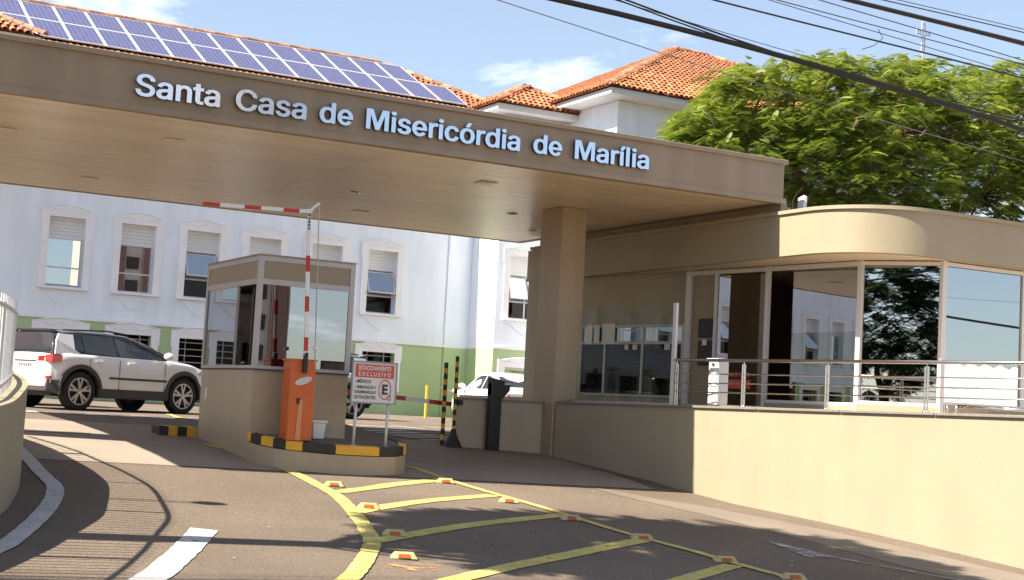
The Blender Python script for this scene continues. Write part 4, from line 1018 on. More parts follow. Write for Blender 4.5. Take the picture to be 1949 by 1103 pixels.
def surround(x0, x1, z0, z1, y, tall, name='window_surround'):
    # plaster surround with a bowed, stepped head
    o = .235; poly = []
    zt = z1+.24
    outl_ = [(x0-o+.02, z0-.02), (x0-o+.02, z1-.30), (x0-o-.02, z1-.24), (x0-o-.02, zt)]
    for k in range(9):
        t = k/8; outl_.append((x0-o+.10+(x1-x0+2*o-.2)*t, zt+.115*math.sin(math.pi*t)))
    outl_ += [(x1+o+.02, zt), (x1+o+.02, z1-.24), (x1+o-.02, z1-.30), (x1+o-.02, z0-.02)]
    inn = [(x1, z0-.02), (x1, z1), (x0, z1), (x0, z0-.02)]
    b = MB(); ring = outl_+inn; n = len(ring)
    t = .05
    b.v += [(px_, y-t, pz) for px_, pz in ring] + [(px_, y-.001, pz) for px_, pz in ring]
    b.f += [tuple(range(n)), ] + [(i, (i+1) % n, n+(i+1) % n, n+i) for i in range(n)]
    so = b.build(name, M['trim'], ho)
    # scroll relief on the head
    pts = [(x0+(x1-x0)*(k/24), y-t-.004, z1+.14+.05*math.sin(k/24*math.pi*5)+.05*math.sin(math.pi*k/24)) for k in range(25)]
    q = MB(); q.tube(pts, .014, 5); q.build('scroll_relief', M['trim'], so)
    head = [(x0-o+.10+(x1-x0+2*o-.2)*k/12, y-t-.006, zt-.01+.115*math.sin(math.pi*k/12)) for k in range(13)]
    q = MB(); q.tube(head, .022, 6); q.build('head_moulding', M['trim'], so)
    if tall:
        q = MB(); q.box((x0-.22, y-.13, z0-.085), (x1+.22, y-.0015, z0-.02)); q.build('sill', M['trim'], so, bevel=.008)
        sc = [(x0-.20, z0-.09)]
        for k in range(13):
            t2 = k/12; sc.append((x0-.16+(x1-x0+.32)*t2, z0-.12-.40*(math.sin(math.pi*t2)**2.2)-.035*abs(math.sin(t2*math.pi*5))))
        sc.append((x1+.20, z0-.09)); q = MB(); nq = len(sc)
        q.v += [(a, y-.022, c) for a, c in sc]+[(a, y-.0012, c) for a, c in sc]; q.f += [tuple(range(nq))]+[(i, (i+1) % nq, nq+(i+1) % nq, nq+i) for i in range(nq)]
        q.build('apron_relief', M['white_wall'], so)
    return so
def upper_window(x0, x1, z0, z1, y, opened, nm='window', mull=False):
    yb = y+.24
    f = MB(); w = .045; zs = z1-.62; zm = z0+.55
    for a, c in (((x0, z0), (x0+w, zs)), ((x1-w, z0), (x1, zs)), ((x0+w, z0), (x1-w, z0+w)), ((x0+w, zm), (x1-w, zm+w)), ((x0+w, zs-.03), (x1-w, zs))):
        f.box((a[0], yb-.02, a[1]), (c[0], yb+.03, c[1]))
    if mull: f.box(((x0+x1)/2-.03, yb-.025, z0), ((x0+x1)/2+.03, yb+.025, zs))
    fo = f.build(nm, M['white_metal'], ho)
    for k in range(6):      # roller shutter slats
        q = MB(); q.box((x0, yb-.005-.004*(k % 2), zs+k*.104), (x1, yb+.02, zs+k*.104+.098)); q.build('shutter_slat', M['shutter'], fo)
    q = MB(); q.box((x0+w, yb, z0+w), (x1-w, yb+.006, zm)); q.build('pane', M['g_window'] if not opened else M['g_dark'], fo)
    parts = [(x0+w, x1-w)] if not mull else [(x0+w, (x0+x1)/2-.02), ((x0+x1)/2+.02, x1-w)]
    for xa, xb in parts:
        ang = rad(24) if opened else 0.0
        hz = zs-.03-(.05 if opened else 0); hh = hz-(zm+w)-(.0 if opened else 0)
        dz_, dy_ = -math.cos(ang)*hh, -math.sin(ang)*hh
        o_ = Vector((xa, yb-.03 if opened else yb, hz)); u_ = Vector((1, 0, 0)); d_ = Vector((0, dy_, dz_)); nn2 = Vector((0, -math.cos(ang), math.sin(ang)))
        q = MB(); q.extr([(0, 0), (xb-xa, 0), (xb-xa, 1), (0, 1)], o_+nn2*-.003, u_, d_, nn2*.006); q.build('sash_pane', M['g_window'], fo)
        if opened:
            q = MB(); e = .035
            for pa, pb in (((0, 0), (xb-xa, e)), ((0, hh-e), (xb-xa, hh)), ((0, e), (e, hh-e)), ((xb-xa-e, e), (xb-xa, hh-e))):
                q.extr([(pa[0], pa[1]/hh), (pb[0], pa[1]/hh), (pb[0], pb[1]/hh), (pa[0], pb[1]/hh)], o_-nn2*.015, u_, d_, nn2*.03)
            q.build('sash_frame', M['white_metal'], fo)
    return fo
for i, h in enumerate(up):
    surround(*h, YF, True); upper_window(*h, YF, i in (1, 4, 7, 9, 11, 12, 15, 20, 23))
surround(22.64, 24.1, 2.92, 5.0, YW, True); upper_window(22.64, 24.1, 2.92, 5.0, YW, True, mull=True)
for h in lowx:
    so = surround(*h, YF, False)
    f = MB()
    for k in range(6): f.box((h[0], YF+.20, h[2]+.10+k*.20), (h[1], YF+.215, h[2]+.125+k*.20))
    f.box((h[1]-.30, YF+.19, h[2]), (h[1]-.27, YF+.225, h[3])); f.box((h[0]+.25, YF+.19, h[2]), (h[0]+.27, YF+.225, h[3]))
    f.build('window_grille', M['alu'], ho)
    q = MB(); q.box((h[0], YF+.30, h[2]), (h[1], YF+.31, h[3])); q.build('window_pane', M['g_dark'], ho)
so = surround(22.62, 24.3, -.4, 1.32, YW, False)
f = MB(); f.box((22.62, YW+.1, -.4), (22.70, YW+.16, 1.32)); f.box((23.42, YW+.1, -.4), (23.50, YW+.16, 1.32)); f.box((22.70, YW+.1, 1.24), (23.42, YW+.16, 1.32)); f.box((23.50, YW+.1, 1.24), (24.3, YW+.16, 1.32)); f.build('door_frame', M['white_metal'], ho)
q = MB(); q.box((22.72, YW+.26, -.3), (23.0, YW+.28, 1.2)); q.build('door_leaf', M['shutter'], ho)
q = MB(); q.box((23.02, YW+.40, -.3), (24.28, YW+.43, 1.3)); q.build('corridor_wall', M['green_wall'], ho)
q = MB(); q.box((23.14, YW+.39, .92), (23.24, YW+.399, 1.17)); q.build('red_notice', M['red'], ho)
q = MB(); q.box((22.36, YW-.02, .80), (22.56, YW-.002, .98)); q.build('wall_plate', M['trim'], ho)

# pavilion on the right
EZ = 10.02
b = MB(); b.add([(XP, YPF, -.6), (XP, 52, -.6), (XP, 52, 10.0), (XP, YPF, 10.0)], [(0, 1, 2, 3)]); b.build('pavilion_side_wall', M['white_wall'], ho)
b = MB(); b.add([(XP, YPF, -.6), (38, YPF, -.6), (38, YPF, 10.0), (XP, YPF, 10.0)], [(0, 1, 2, 3)]); b.build('pavilion_front_wall', M['white_wall'], ho)
b = MB(); b.box((XP-.012, YPF-.03, 6), (XP+.75, YPF-.001, 9.98)); b.build('corner_pilaster', M['white_wall'], ho)

def hip_roof(x0, x1, y0, y1, ze, pitch, name, tile_sides, limit, ridge_axis='x', fascia=.16, tile_clip=None, uptiles=300):
    """hip roof: deck mesh, fascia board, soffit, tiles on the sides in view"""
    hw = min(x1-x0, y1-y0)/2
    if ridge_axis == 'x': R0, R1 = (x0+hw, (y0+y1)/2), (x1-hw, (y0+y1)/2)
    else: R0, R1 = ((x0+x1)/2, y0+hw), ((x0+x1)/2, y1-hw)
    zr = ze+hw*pitch
    v = [(x0, y0, ze), (x1, y0, ze), (x1, y1, ze), (x0, y1, ze), (*R0, zr), (*R1, zr)]
    f = [(0, 1, 5, 4), (1, 2, 5), (2, 3, 4, 5), (3, 0, 4)] if ridge_axis == 'x' else [(0, 1, 4), (1, 2, 5, 4), (2, 3, 5), (3, 0, 4, 5)]
    d = MB(); d.add([(a, b_, c-.03) for a, b_, c in v], f); deck = d.build(name, M['tile'], ho)
    q = MB(); ov = .10
    for a, c in (((x0+ov, y0+ov), (x1-ov, y0+ov+.03)), ((x0+ov, y1-ov-.03), (x1-ov, y1-ov)), ((x0+ov, y0+ov+.03), (x0+ov+.03, y1-ov-.03)), ((x1-ov-.03, y0+ov+.03), (x1-ov, y1-ov-.03))):
        q.box((*a, ze-fascia-.06), (*c, ze-.035))
    q.build('fascia_board', M['white_metal'], deck)
    q = MB(); q.add([(x0+ov+.02, y0+ov+.02, ze-fascia-.05), (x1-ov-.02, y0+ov+.02, ze-fascia-.05), (x1-ov-.02, y1-ov-.02, ze-fascia-.05), (x0+ov+.02, y1-ov-.02, ze-fascia-.05)], [(0, 1, 2, 3)])
    q.build('eaves_soffit', M['trim'], deck)
    tp, tl, tr = .20, .36, .092
    sl = math.sqrt(1+pitch*pitch)
    mats = []
    for side in tile_sides:
        if side == 'S': P, u, nn2, Ln = Vector((x0, y0, ze)), Vector((1, 0, 0)), Vector((0, 1, 0)), x1-x0
        if side == 'W': P, u, nn2, Ln = Vector((x0, y1, ze)), Vector((0, -1, 0)), Vector((1, 0, 0)), y1-y0
        if side == 'E': P, u, nn2, Ln = Vector((x1, y0, ze)), Vector((0, 1, 0)), Vector((-1, 0, 0)), y1-y0
        vv = (nn2+Vector((0, 0, pitch))).normalized(); ww_ = u.cross(vv)
        rows = int(hw*sl/tl)+1
        for r_ in range(rows):
            s = r_*tl/sl
            a = s+.05
            while a < Ln-s:
                p = P+u*a+nn2*s+Vector((0, 0, pitch*s))
                if tile_clip is None or tile_clip(p, side):
                    jx = random.gauss(0, .008); tw = random.gauss(0, .02)
                    mt = Matrix((( u.x, vv.x, ww_.x, p.x+u.x*jx), (u.y, vv.y, ww_.y, p.y+u.y*jx), (u.z, vv.z, ww_.z, p.z+random.gauss(0, .004)), (0, 0, 0, 1))) @ Matrix.Rotation(tw, 4, 'Z')
                    mats.append(mt)
                a += tp
    cam0 = Vector((0, 0, 0))
    mats.sort(key=lambda m_: m_.translation.length)
    # one barrel tile: tapered half-pipe with thickness
    tb_ = MB(); k_ = 6
    for rad_, y_, zo in ((tr, -.03, .012), (tr*.80, tl+.03, -.006)):
        for e in (0, -.014):
            for i in range(k_+1):
                t = math.pi*i/k_; tb_.v.append(((rad_+e)*math.cos(t), y_, (rad_+e)*math.sin(t)*.85+zo))
    n1 = k_+1
    for i in range(k_): tb_.f += [(i, i+1, 2*n1+i+1, 2*n1+i), (n1+i+1, n1+i, 3*n1+i, 3*n1+i+1), (i+1, i, n1+i, n1+i+1)]
    proto = tb_.build('roof_tile', M['tile'], deck, local=True)
    proto_v = np.array([p.co[:] for p in proto.data.vertices]); proto_f = [tuple(p.vertices) for p in proto.data.polygons]
    me_ = proto.data; bpy.data.objects.remove(proto)
    for mt in mats[:uptiles]: inst(me_, 'roof_tile', mt, deck)
    rest = mats[uptiles:]
    if rest:
        d2 = MB()
        for mt in rest:
            A = np.array(mt); pv = proto_v@A[:3, :3].T+A[:3, 3]; d2.add(pv.tolist(), proto_f)
        so_ = d2.build('tile_field', M['tile'], deck); tag(so_, kind='stuff')
    # ridge and hip caps
    cap = MB(); k_ = 6
    for y_, r_ in ((-.03, .13), (.40, .115)):
        for i in range(k_+1):
            t = math.pi*i/k_; cap.v.append((r_*math.cos(t), y_, r_*math.sin(t)*.9))
    cap.f += [(i, i+1, n1+i+1, n1+i) for i in range(k_)]+[tuple(range(n1))]
    cp = cap.build('ridge_tile', M['tile_ridge'], deck, local=True); cme = cp.data; bpy.data.objects.remove(cp)
    lines = [((x0, y0, ze), (*R0, zr)), ((*R0, zr), (*R1, zr))]
    lines.append(((x1, y0, ze), (*R1, zr)) if ridge_axis == 'x' else ((x1, y0, ze), (*R0, zr)))
    for a, c in lines:
        a = Vector(a); c = Vector(c); L_ = (c-a).length; dv = (c-a).normalized(); sx_ = dv.cross(Vector((0, 0, 1))).normalized(); nz = sx_.cross(dv)
        for k in range(int(L_/.38)):
            p = a+dv*(k*.38+.03)+Vector((0, 0, .025))
            if tile_clip is not None and not tile_clip(p, 'R'): continue
            inst(cme, 'ridge_tile', Matrix(((sx_.x, dv.x, nz.x, p.x), (sx_.y, dv.y, nz.y, p.y), (sx_.z, dv.z, nz.z, p.z), (0, 0, 0, 1))), deck)
            if k % 4 == 0:
                pass
    return deck
TP = .51
hip_roof(XP-.87, 40.0, YPF-.9, YPF-.9+14.6, 10.22, TP, 'pavilion_roof', ('S', 'W'), 0, tile_clip=lambda p, s: p.x < 34.0)
hip_roof(21.52, 25.86, 41.50, 60.0, 9.90, TP, 'wing_roof', ('S', 'W'), 0, ridge_axis='y', tile_clip=lambda p, s: p.y < 47 and p.x < 25.8, uptiles=200)
main_roof = hip_roof(-37.0, 24.28, 43.72, 52.06, 9.90, TP, 'main_roof', ('S',), 0, tile_clip=lambda p, s: (p.x > 4.5 and (s == 'R' or p.x > 19.6 or p.y < 43.8 or p.y > 47.3) and not (p.x > 21.9 and p.y < 43.9)), uptiles=160)
hip_roof(2.0, 7.32, 41.62, 56.0, 9.62, TP, 'left_wing_roof', ('S',), 0, ridge_axis='y', tile_clip=lambda p, s: p.x > 4.2 and p.y < 46, uptiles=160)
b = MB(); b.box((2.6, 42.3, 6.2), (6.55, 43.9, 9.4)); b.build('left_wing_wall', M['white_wall'], ho)

# solar panels, two rows on the main roof
def make_panel():
    r = thing('solar_panel', 'panel', 'solar panel', (0, 0, 0), group='solar panels on the main roof')
    Wp, Hp = .985, 1.96
    f = MB(); e = .032
    f.box((-Wp/2, 0, 0), (Wp/2, e, .04)); f.box((-Wp/2, Hp-e, 0), (Wp/2, Hp, .04)); f.box((-Wp/2, e, 0), (-Wp/2+e, Hp-e, .04)); f.box((Wp/2-e, e, 0), (Wp/2, Hp-e, .04))
    f.build('frame', M['white_metal'], r)
    c = MB(); c.box((-Wp/2+e, e, .012), (Wp/2-e, Hp-e, .034)); c.build('cell_sheet', M['pv'], r)
    return r
pv0 = make_panel(); first = True
ordn = ['first', 'second', 'third', 'fourth', 'fifth', 'sixth', 'seventh', 'eighth', 'ninth', 'tenth', 'eleventh', 'twelfth', 'thirteenth', 'fourteenth', 'fifteenth', 'sixteenth']
ang = math.atan(TP)
for row, xe, n in ((0, 21.60, 15), (1, 20.59, 15)):
    for k in range(n):
        o = pv0 if first else copy_tree(pv0)
        first = False
        s = (.17+row*1.99)
        y = 43.72+s*math.cos(ang); z = 9.90+s*math.sin(ang)
        nrm_ = Vector((0, -math.sin(ang), math.cos(ang)))
        o.location = Vector((xe-.5-k*1.011, y, z))+nrm_*.13
        o.rotation_euler = (ang, 0, 0)
        o['label'] = 'blue solar panel, %s from the right end of the %s row on the roof' % (ordn[k], 'lower' if row == 0 else 'upper')

# mast with lattice cross far behind the tree
cs = thing('lattice_cross', 'small pale lattice cross on a mast above the tree', 'cross', (48.05, 50, -.42))
def X(u, v_): return (48.05+u, 50, v_)
b = MB(); b.tube([X(0, -.45), X(0, 17.55)], [.12, .05], 8); b.build('mast', M['alu'], cs)
b = MB(); zc, hu, hd, aw, th = 18.42, .50, .85, .42, .10
for s in (-1, 1):
    b.tube([X(s*th, zc-hd), X(s*th, zc-th)], .022, 5); b.tube([X(s*th, zc+th), X(s*th, zc+hu)], .022, 5)
    b.tube([X(s*th, zc+th), X(s*aw, zc+th)], .022, 5); b.tube([X(s*th, zc-th), X(s*aw, zc-th)], .022, 5); b.tube([X(s*aw, zc-th), X(s*aw, zc+th)], .022, 5)
b.tube([X(-th, zc+hu), X(th, zc+hu)], .022, 5); b.tube([X(-th, zc-hd), X(th, zc-hd)], .022, 5)
b.build('cross_frame', M['white_metal'], cs)
b = MB()
for k in range(7):
    z_ = zc-hd+.19*k; b.tube([X(-th, z_), X(th, z_+.19)], .014, 4); b.tube([X(th, z_), X(-th, z_+.19)], .014, 4)
for s in (-1, 1):
    for k in range(2):
        a = s*(th+.16*k); c = s*(th+.16*(k+1)); b.tube([X(a, zc-th), X(c, zc+th)], .014, 4); b.tube([X(a, zc+th), X(c, zc-th)], .014, 4)
b.build('lattice', M['alu'], cs)
# ------------------------------------------------------------------ trees
def frond_proto(length, width, pairs, droop, pin=0.26):
    # feathery leaf: narrow leaflet strips either side of a drooping stem, in local X (length), Y (width), Z up
    v = []; f = []
    for i in range(pairs):
        t = (i+.6)/pairs; x = length*t; z = -droop*t*t
        w = width*math.sin(math.pi*min(1, .12+t*.92))**.7
        for s in (-1, 1):
            dx = length/pairs*.52; n = len(v)
            tipx = x+w*.55; tipz = z-w*pin
            v += [(x-dx*.85, 0, z), (x+dx*.85, 0, z), (tipx+dx*.5, s*w, tipz), (tipx-dx*.5, s*w*.96, tipz)]
            f.append((n, n+1, n+2, n+3))
    return np.array(v), f
def crown_mesh(tips, per, size, proto_args, name, m, parent, up=.35, tone_c=None):
    P = [frond_proto(*a) for a in proto_args]
    VV = []; FF = []; TT = []; n = 0
    for (p, od, tone) in tips:
        for k in range(per):
            pv, pf = P[rng.integers(len(P))]
            az = rng.uniform(0, 2*math.pi)
            d = np.array([math.cos(az), math.sin(az), rng.uniform(-.25, up)])+np.array(od)*rng.uniform(.2, .9)
            d /= np.linalg.norm(d)
            sd = np.cross([0, 0, 1], d); sd /= (np.linalg.norm(sd)+1e-9)
            nz = np.cross(d, sd)
            rl_ = rng.normal(0, .35); s2 = sd*math.cos(rl_)+nz*math.sin(rl_); n2 = np.cross(d, s2)
            sc = size*rng.uniform(.65, 1.2)
            R_ = np.stack([d, s2, n2], 0)*sc
            q = pv@R_+np.array(p)+rng.normal(0, .10, 3)
            VV.append(q); FF.append(np.array(pf)+n); n += len(q)
            t = np.clip(tone+rng.normal(0, .17), 0, 1); TT.append(np.full(len(q), t))
    V = np.concatenate(VV); F = np.concatenate(FF); T = np.concatenate(TT)
    off = np.array(parent['_o']); V = V-off
    me = bpy.data.meshes.new(name)
    me.vertices.add(len(V)); me.vertices.foreach_set('co', V.ravel())
    me.loops.add(F.size); me.loops.foreach_set('vertex_index', F.ravel().astype(np.int32))
    me.polygons.add(len(F)); me.polygons.foreach_set('loop_start', np.arange(0, F.size, 4, dtype=np.int32))
    me.update(calc_edges=True)
    at = me.attributes.new('tone', 'FLOAT', 'POINT'); at.data.foreach_set('value', T.astype(np.float32))
    me.materials.append(m)
    o = bpy.data.objects.new(name, me); C.objects.link(o); o.parent = parent; o['_o'] = parent['_o']
    return o
def limb(b, p0, p1, r0_, r1_, bend=.12, n=6):
    p0 = Vector(p0); p1 = Vector(p1); L_ = (p1-p0).length; pts = []; rs = []
    o = Vector((random.gauss(0, 1), random.gauss(0, 1), random.gauss(0, .5)))*bend*L_
    for i in range(n+1):
        t = i/n; pts.append(p0.lerp(p1, t)+o*math.sin(math.pi*t)); rs.append(r0_*(1-t)+r1_*t)
    b.tube(pts, rs, 7); return pts
# the big feathery tree behind the reception building
tr_ = thing('feathery_tree', 'large feathery green tree spreading behind the reception roof', 'tree', (26.0, 30.2, g(26, 30.2)))
b = MB()
limb(b, (26.0, 30.2, g(26, 30.2)-.1), (25.6, 30.1, 4.6), .36, .27, .02)
mains = []
for tgt in ((23.9, 29.6, 7.6), (26.0, 28.8, 8.6), (28.6, 30.6, 9.2), (31.0, 29.8, 8.8), (24.4, 31.8, 8.4), (27.6, 32.6, 9.6), (33.5, 31.0, 9.0), (22.0, 30.5, 7.0)):
    mains.append(limb(b, (25.6, 30.1, 4.55), tgt, .17, .07, .10))
cenx, ceny = 28.6, 30.6
def ztop(x, y):
    # outline of the crown as the photograph shows it: low at the left tip, a broad uneven top
    zt = np.interp(x, [19.3, 20.2, 21.2, 22.6, 24.0, 26, 28, 30, 32, 34, 37], [6.9, 7.9, 8.9, 9.7, 10.1, 10.65, 10.9, 10.7, 10.9, 11.3, 11.2])
    return zt-.055*(y-ceny)**2*.9
tips = []; tries = 0
while len(tips) < 1750 and tries < 32000:
    tries += 1
    x = rng.uniform(20.0, 37.0); y = rng.uniform(25.6, 35.2)
    half = np.interp(x, [19.3, 20.5, 22.5, 25, 37], [.7, 1.7, 3.2, 4.6, 5.0])
    if abs(y-ceny) > half: continue
    zt = min(ztop(x, y)-.35, float(np.interp((x-.35)/y, [.663, .688, .709, .73, .746, .774, .802, .862, .924, .99, 1.058, 1.092, 1.5], [.238, .264, .285, .304, .312, .321, .333, .34, .358, .354, .368, .376, .38]))*y-.30)
    if (x-.75)/y < .663: continue
    zb = np.interp(x, [19.3, 21, 23.5, 25, 28, 37], [6.5, 6.2, 5.6, 4.6, 3.8, 3.4])+.04*abs(y-ceny)
    if zt < zb+.2: continue
    # layered shelves, denser near the outside
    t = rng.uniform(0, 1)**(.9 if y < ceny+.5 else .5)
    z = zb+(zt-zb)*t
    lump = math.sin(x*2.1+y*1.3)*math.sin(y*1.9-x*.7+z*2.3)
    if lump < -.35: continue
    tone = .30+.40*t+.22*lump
    od = np.array([(x-cenx)/8, (y-ceny)/5, .15])
    tips.append(((x, y, z), od, tone))
limbs2 = rng.choice(len(tips), 150, replace=False)
for i in limbs2:
    p = Vector(tips[i][0]); mn = min((q for ml in mains for q in ml[2:]), key=lambda q: (q-p).length)
    if (mn-p).length < 4.5: limb(b, mn, p-Vector((0, 0, .05)), .035, .012, .08, 4)
b.build('trunk', M['bark'], tr_, smooth=True)
b = MB(); front = [t_ for t_ in tips if t_[0][1] < ceny-1.2]
for i in rng.choice(len(front), 46, replace=False):
    p = Vector(front[i][0]); limb(b, p+Vector((random.gauss(0, .3), .5, -.5)), p+Vector((random.gauss(0, .5), -.25, random.uniform(.1, .6))), .016, .006, .15, 4)
b.build('bare_twigs', mat('pale_twig', (0.30, 0.24, 0.18), .8), tr_, smooth=True)['kind'] = 'stuff'
crown_mesh(tips, 20, .70, [(.62, .14, 11, .26), (.52, .13, 10, .14), (.70, .15, 12, .40)], 'crown', M['leaf'], tr_, up=.25)

# the street tree whose trunk shadow and crown shade lie across the drive (left of the frame)
st = thing('street_tree', 'dark street tree left of the frame, mirrored in the corner glass', 'tree', (.55, 12.87, g(.55, 12.87)))
b = MB(); zg = g(.55, 12.87)
limb(b, (.55, 12.87, zg-.1), (.55, 12.87, zg+5.2), .185, .15, .0)
ends = []
for k in range(9):
    a = k*2.4; e = (.9+1.5*math.cos(a), 12.6+1.7*math.sin(a), zg+7.2+.35*(k % 4)); ends.append(e); limb(b, (.55, 12.87, zg+5.1), e, .07, .025, .08, 4)
b.build('trunk', M['bark'], st, smooth=True)
tips2 = []
while len(tips2) < 400:
    u = rng.normal(0, 1, 3); u /= np.linalg.norm(u); r_ = rng.uniform(.25, 1)**.5
    p = np.array([1.6, 13.2, zg+8.5])+u*r_*np.array([2.7, 2.3, 2.2])
    if math.sin(p[0]*2.3)*math.sin(p[1]*2.1+p[2]) < -.45: continue
    tips2.append((tuple(p), u*.6, rng.uniform(.1, .8)))
crown_mesh(tips2, 20, 1.0, [(.30, .11, 6, .10), (.36, .12, 6, .14)], 'crown', M['leaf_dark'], st, up=.2)
# a darker street tree across the corner, seen only as the dark crown in the corner pane
sx0, sy0 = -6.5, 5.6
s2_ = thing('mirrored_tree', 'dark bushy street tree reflected in the corner pane', 'tree', (sx0, sy0, g(sx0, sy0)))
b = MB(); zg2 = g(sx0, sy0); limb(b, (sx0, sy0, zg2-.1), (sx0-.2, sy0+.1, zg2+2.6), .24, .16, .03); limb(b, (sx0-.2, sy0+.1, zg2+2.5), (sx0+.8, sy0+.6, zg2+4), .12, .05); limb(b, (sx0-.2, sy0+.1, zg2+2.5), (sx0-.9, sy0-.5, zg2+4.2), .12, .05)
b.build('trunk', M['bark'], s2_, smooth=True)
tips3 = []
while len(tips3) < 240:
    u = rng.normal(0, 1, 3); u /= np.linalg.norm(u); r_ = rng.uniform(.2, 1)**.5
    p = np.array([sx0, sy0, zg2+4.7])+u*r_*np.array([2.2, 2.2, 2.5])
    tips3.append((tuple(p), u*.6, rng.uniform(0, .8)))
crown_mesh(tips3, 26, 1.0, [(.30, .12, 6, .10), (.34, .12, 6, .16)], 'crown', M['leaf_dark'], s2_, up=.2)

# ------------------------------------------------------------------ cars
def smoothstep(a, b_, t):
    t = min(1, max(0, (t-a)/(b_-a))); return t*t*(3-2*t)
def make_car(name, label, paint, roofm, group, suv=True):
    r = thing(name, label, 'car', (0, 0, 0), group=group)
    xr, xf = -2.17, 2.23; wr, wf = -1.30, 1.336; R_ = .385; arch = .455
    HB = 1.09 if suv else .92; HR = 1.585 if suv else 1.44; sill = .29 if suv else .22
    if not suv: R_, arch = .315, .375
    Wm = .905 if suv else .865
    xs_ = sorted(set([round(v_, 3) for v_ in list(np.linspace(xr, xf, 34))+[w+arch*math.cos(t) for w in (wr, wf) for t in np.linspace(0, math.pi, 11)]+[xr+.04, xr+.10, xf-.04, xf-.12]]))
    def belt(x):
        if x > .95: return float(np.interp(x, [.95, 1.5, 2.0, 2.15, 2.23], [HB+.02, HB-.03, HB-.14, HB-.22, HB-.38]))
        return float(np.interp(x, [xr, xr+.06, xr+.2, -1.0, .95], [HB-.10, HB-.02, HB+.02, HB+.02, HB+.0]))
    def bot(x):
        z = sill+float(np.interp(x, [xr, xr+.5, 1.8, xf], [.17, 0, 0, .08]))
        for w in (wr, wf):
            if abs(x-w) < arch: z = max(z, R_+math.sqrt(arch*arch-(x-w)**2))
        return z
    def plan(x):
        return Wm*(1-.16*smoothstep(1.35, xf, x)**1.5-.17*(1-smoothstep(xr, xr+.75, x))**1.5) - (.10*smoothstep(xf-.10, xf, x)) - .07*(1-smoothstep(xr, xr+.08, x))
    prof = [(0, .955), (.15, .985), (.35, 1.0), (.55, 1.0), (.72, .985), (.88, .965), (1.0, .915)]
    b = MB(); ring = None; rings = []
    for x in xs_:
        zb_, zt_ = bot(x), belt(x); pts = []
        for t, k in prof: pts.append((x, plan(x)*k, zb_+(zt_-zb_)*t))
        crown = .05 if x > .9 else .02
        for k in (.75, .45, 0): pts.append((x, plan(x)*prof[-1][1]*k, zt_+crown*(1-k*k)))
        full = pts+[(p[0], -p[1], p[2]) for p in reversed(pts[:-1])]
        rings.append(full)
    n = len(rings[0])
    for q in rings: b.v += q
    for i in range(len(rings)-1):
        for j in range(n-1): b.f.append((i*n+j, i*n+j+1, (i+1)*n+j+1, (i+1)*n+j))
    b.f += [tuple(range(n)), tuple((len(rings)-1)*n+j for j in range(n))]
    b.build('body', paint, r, local=True, smooth='auto')
    # underbody
    b = MB(); b.box((xr+.2, -.72, sill-.02), (xf-.2, .72, sill+.35)); b.build('underbody', M['black'], r, local=True)
    # greenhouse: stations with a curved section
    if suv: st_ = [(-2.06, HB, .02), (-1.98, HB+.18, .1), (-1.84, HB+.44, .3), (-1.70, HR-.06, 1), (-1.2, HR-.012, 1), (-.5, HR, 1), (.05, HR-.03, 1), (.25, HR-.08, 1), (.62, HB+.30, 1), (1.02, HB+.03, 1)]
    else: st_ = [(-1.72, HB+.02, 0), (-1.50, HB+.14, 0), (-1.0, HR-.10, 0), (-.6, HR-.01, 0), (-.1, HR, 0), (.25, HR-.05, 0), (.6, HB+.32, 0), (1.15, HB+.03, 0)]
    b = MB(); rings = []
    def gw(x, z): return (Wm*.905)*(1-.30*((z-HB)/(HR-HB))**1.15)-.05*smoothstep(.3, 1.05, x)-(.05*(1-smoothstep(-2.1, -1.6, x)))
    for x, z, _ in st_:
        w0, w1 = gw(x, HB), gw(x, z); pts = []
        for t in (0, .35, .7, .93): pts.append((x, gw(x, HB+(z-HB)*t)-(.02 if t == .93 else 0), HB-.01+(z-HB)*t))
        for k in (.82, .45, 0): pts.append((x, w1*k, z-.012+.028*(1-k*k)))
        rings.append(pts+[(p[0], -p[1], p[2]) for p in reversed(pts[:-1])])
    n = len(rings[0])
    for q in rings: b.v += q
    for i in range(len(rings)-1):
        for j in range(n-1): b.f.append((i*n+j, i*n+j+1, (i+1)*n+j+1, (i+1)*n+j))
    b.f += [tuple(range(n)), tuple((len(rings)-1)*n+j for j in range(n))]
    b.build('cabin', roofm, r, local=True, smooth='auto')
    def side_poly(pts, nm, m, out=.008):
        if suv: pts = [(x, HB+(z-HB)*.80 if nm != 'windscreen_pillar' else z) for x, z in pts]
        for s in (-1, 1):
            q = MB(); nq = len(pts)
            q.v += [(x, s*(gw(x, z)+out), z) for x, z in pts]+[(x, s*(gw(x, z)-.02), z) for x, z in pts]
            q.f += [tuple(range(nq))]+[(i, (i+1) % nq, nq+(i+1) % nq, nq+i) for i in range(nq)]
            q.build(nm, m, r, local=True)
    h = HR-HB
    if suv:
        side_poly([(-1.99, HB+.0), (-1.25, HB+.0), (-1.42, HB+.13), (-1.38, HB+.50), (-1.70, HB+.50), (-1.83, HB+.34)], 'rear_pillar', paint, .026)
        side_poly([(-1.42, HB+.14), (-1.20, HB+.08), (-1.20, HB+.50), (-1.38, HB+.50)], 'quarter_window', M['car_glass'], .014)
        side_poly([(-1.17, HB+.075), (-.40, HB+.04), (-.44, HB+.51), (-1.17, HB+.51)], 'rear_window', M['car_glass'])
        side_poly([(-.33, HB+.04), (.74, HB+.03), (.62, HB+.14), (.20, HB+.45), (-.02, HB+.51), (-.36, HB+.515)], 'front_window', M['car_glass'])
        side_poly([(.06, HR-.09), (.30, HR-.20), (.80, HB+.18), (1.02, HB+.03), (1.0, HB+.015), (.76, HB+.10), (.27, HR-.235), (.04, HR-.12)], 'windscreen_pillar', M['cladding'], .014)
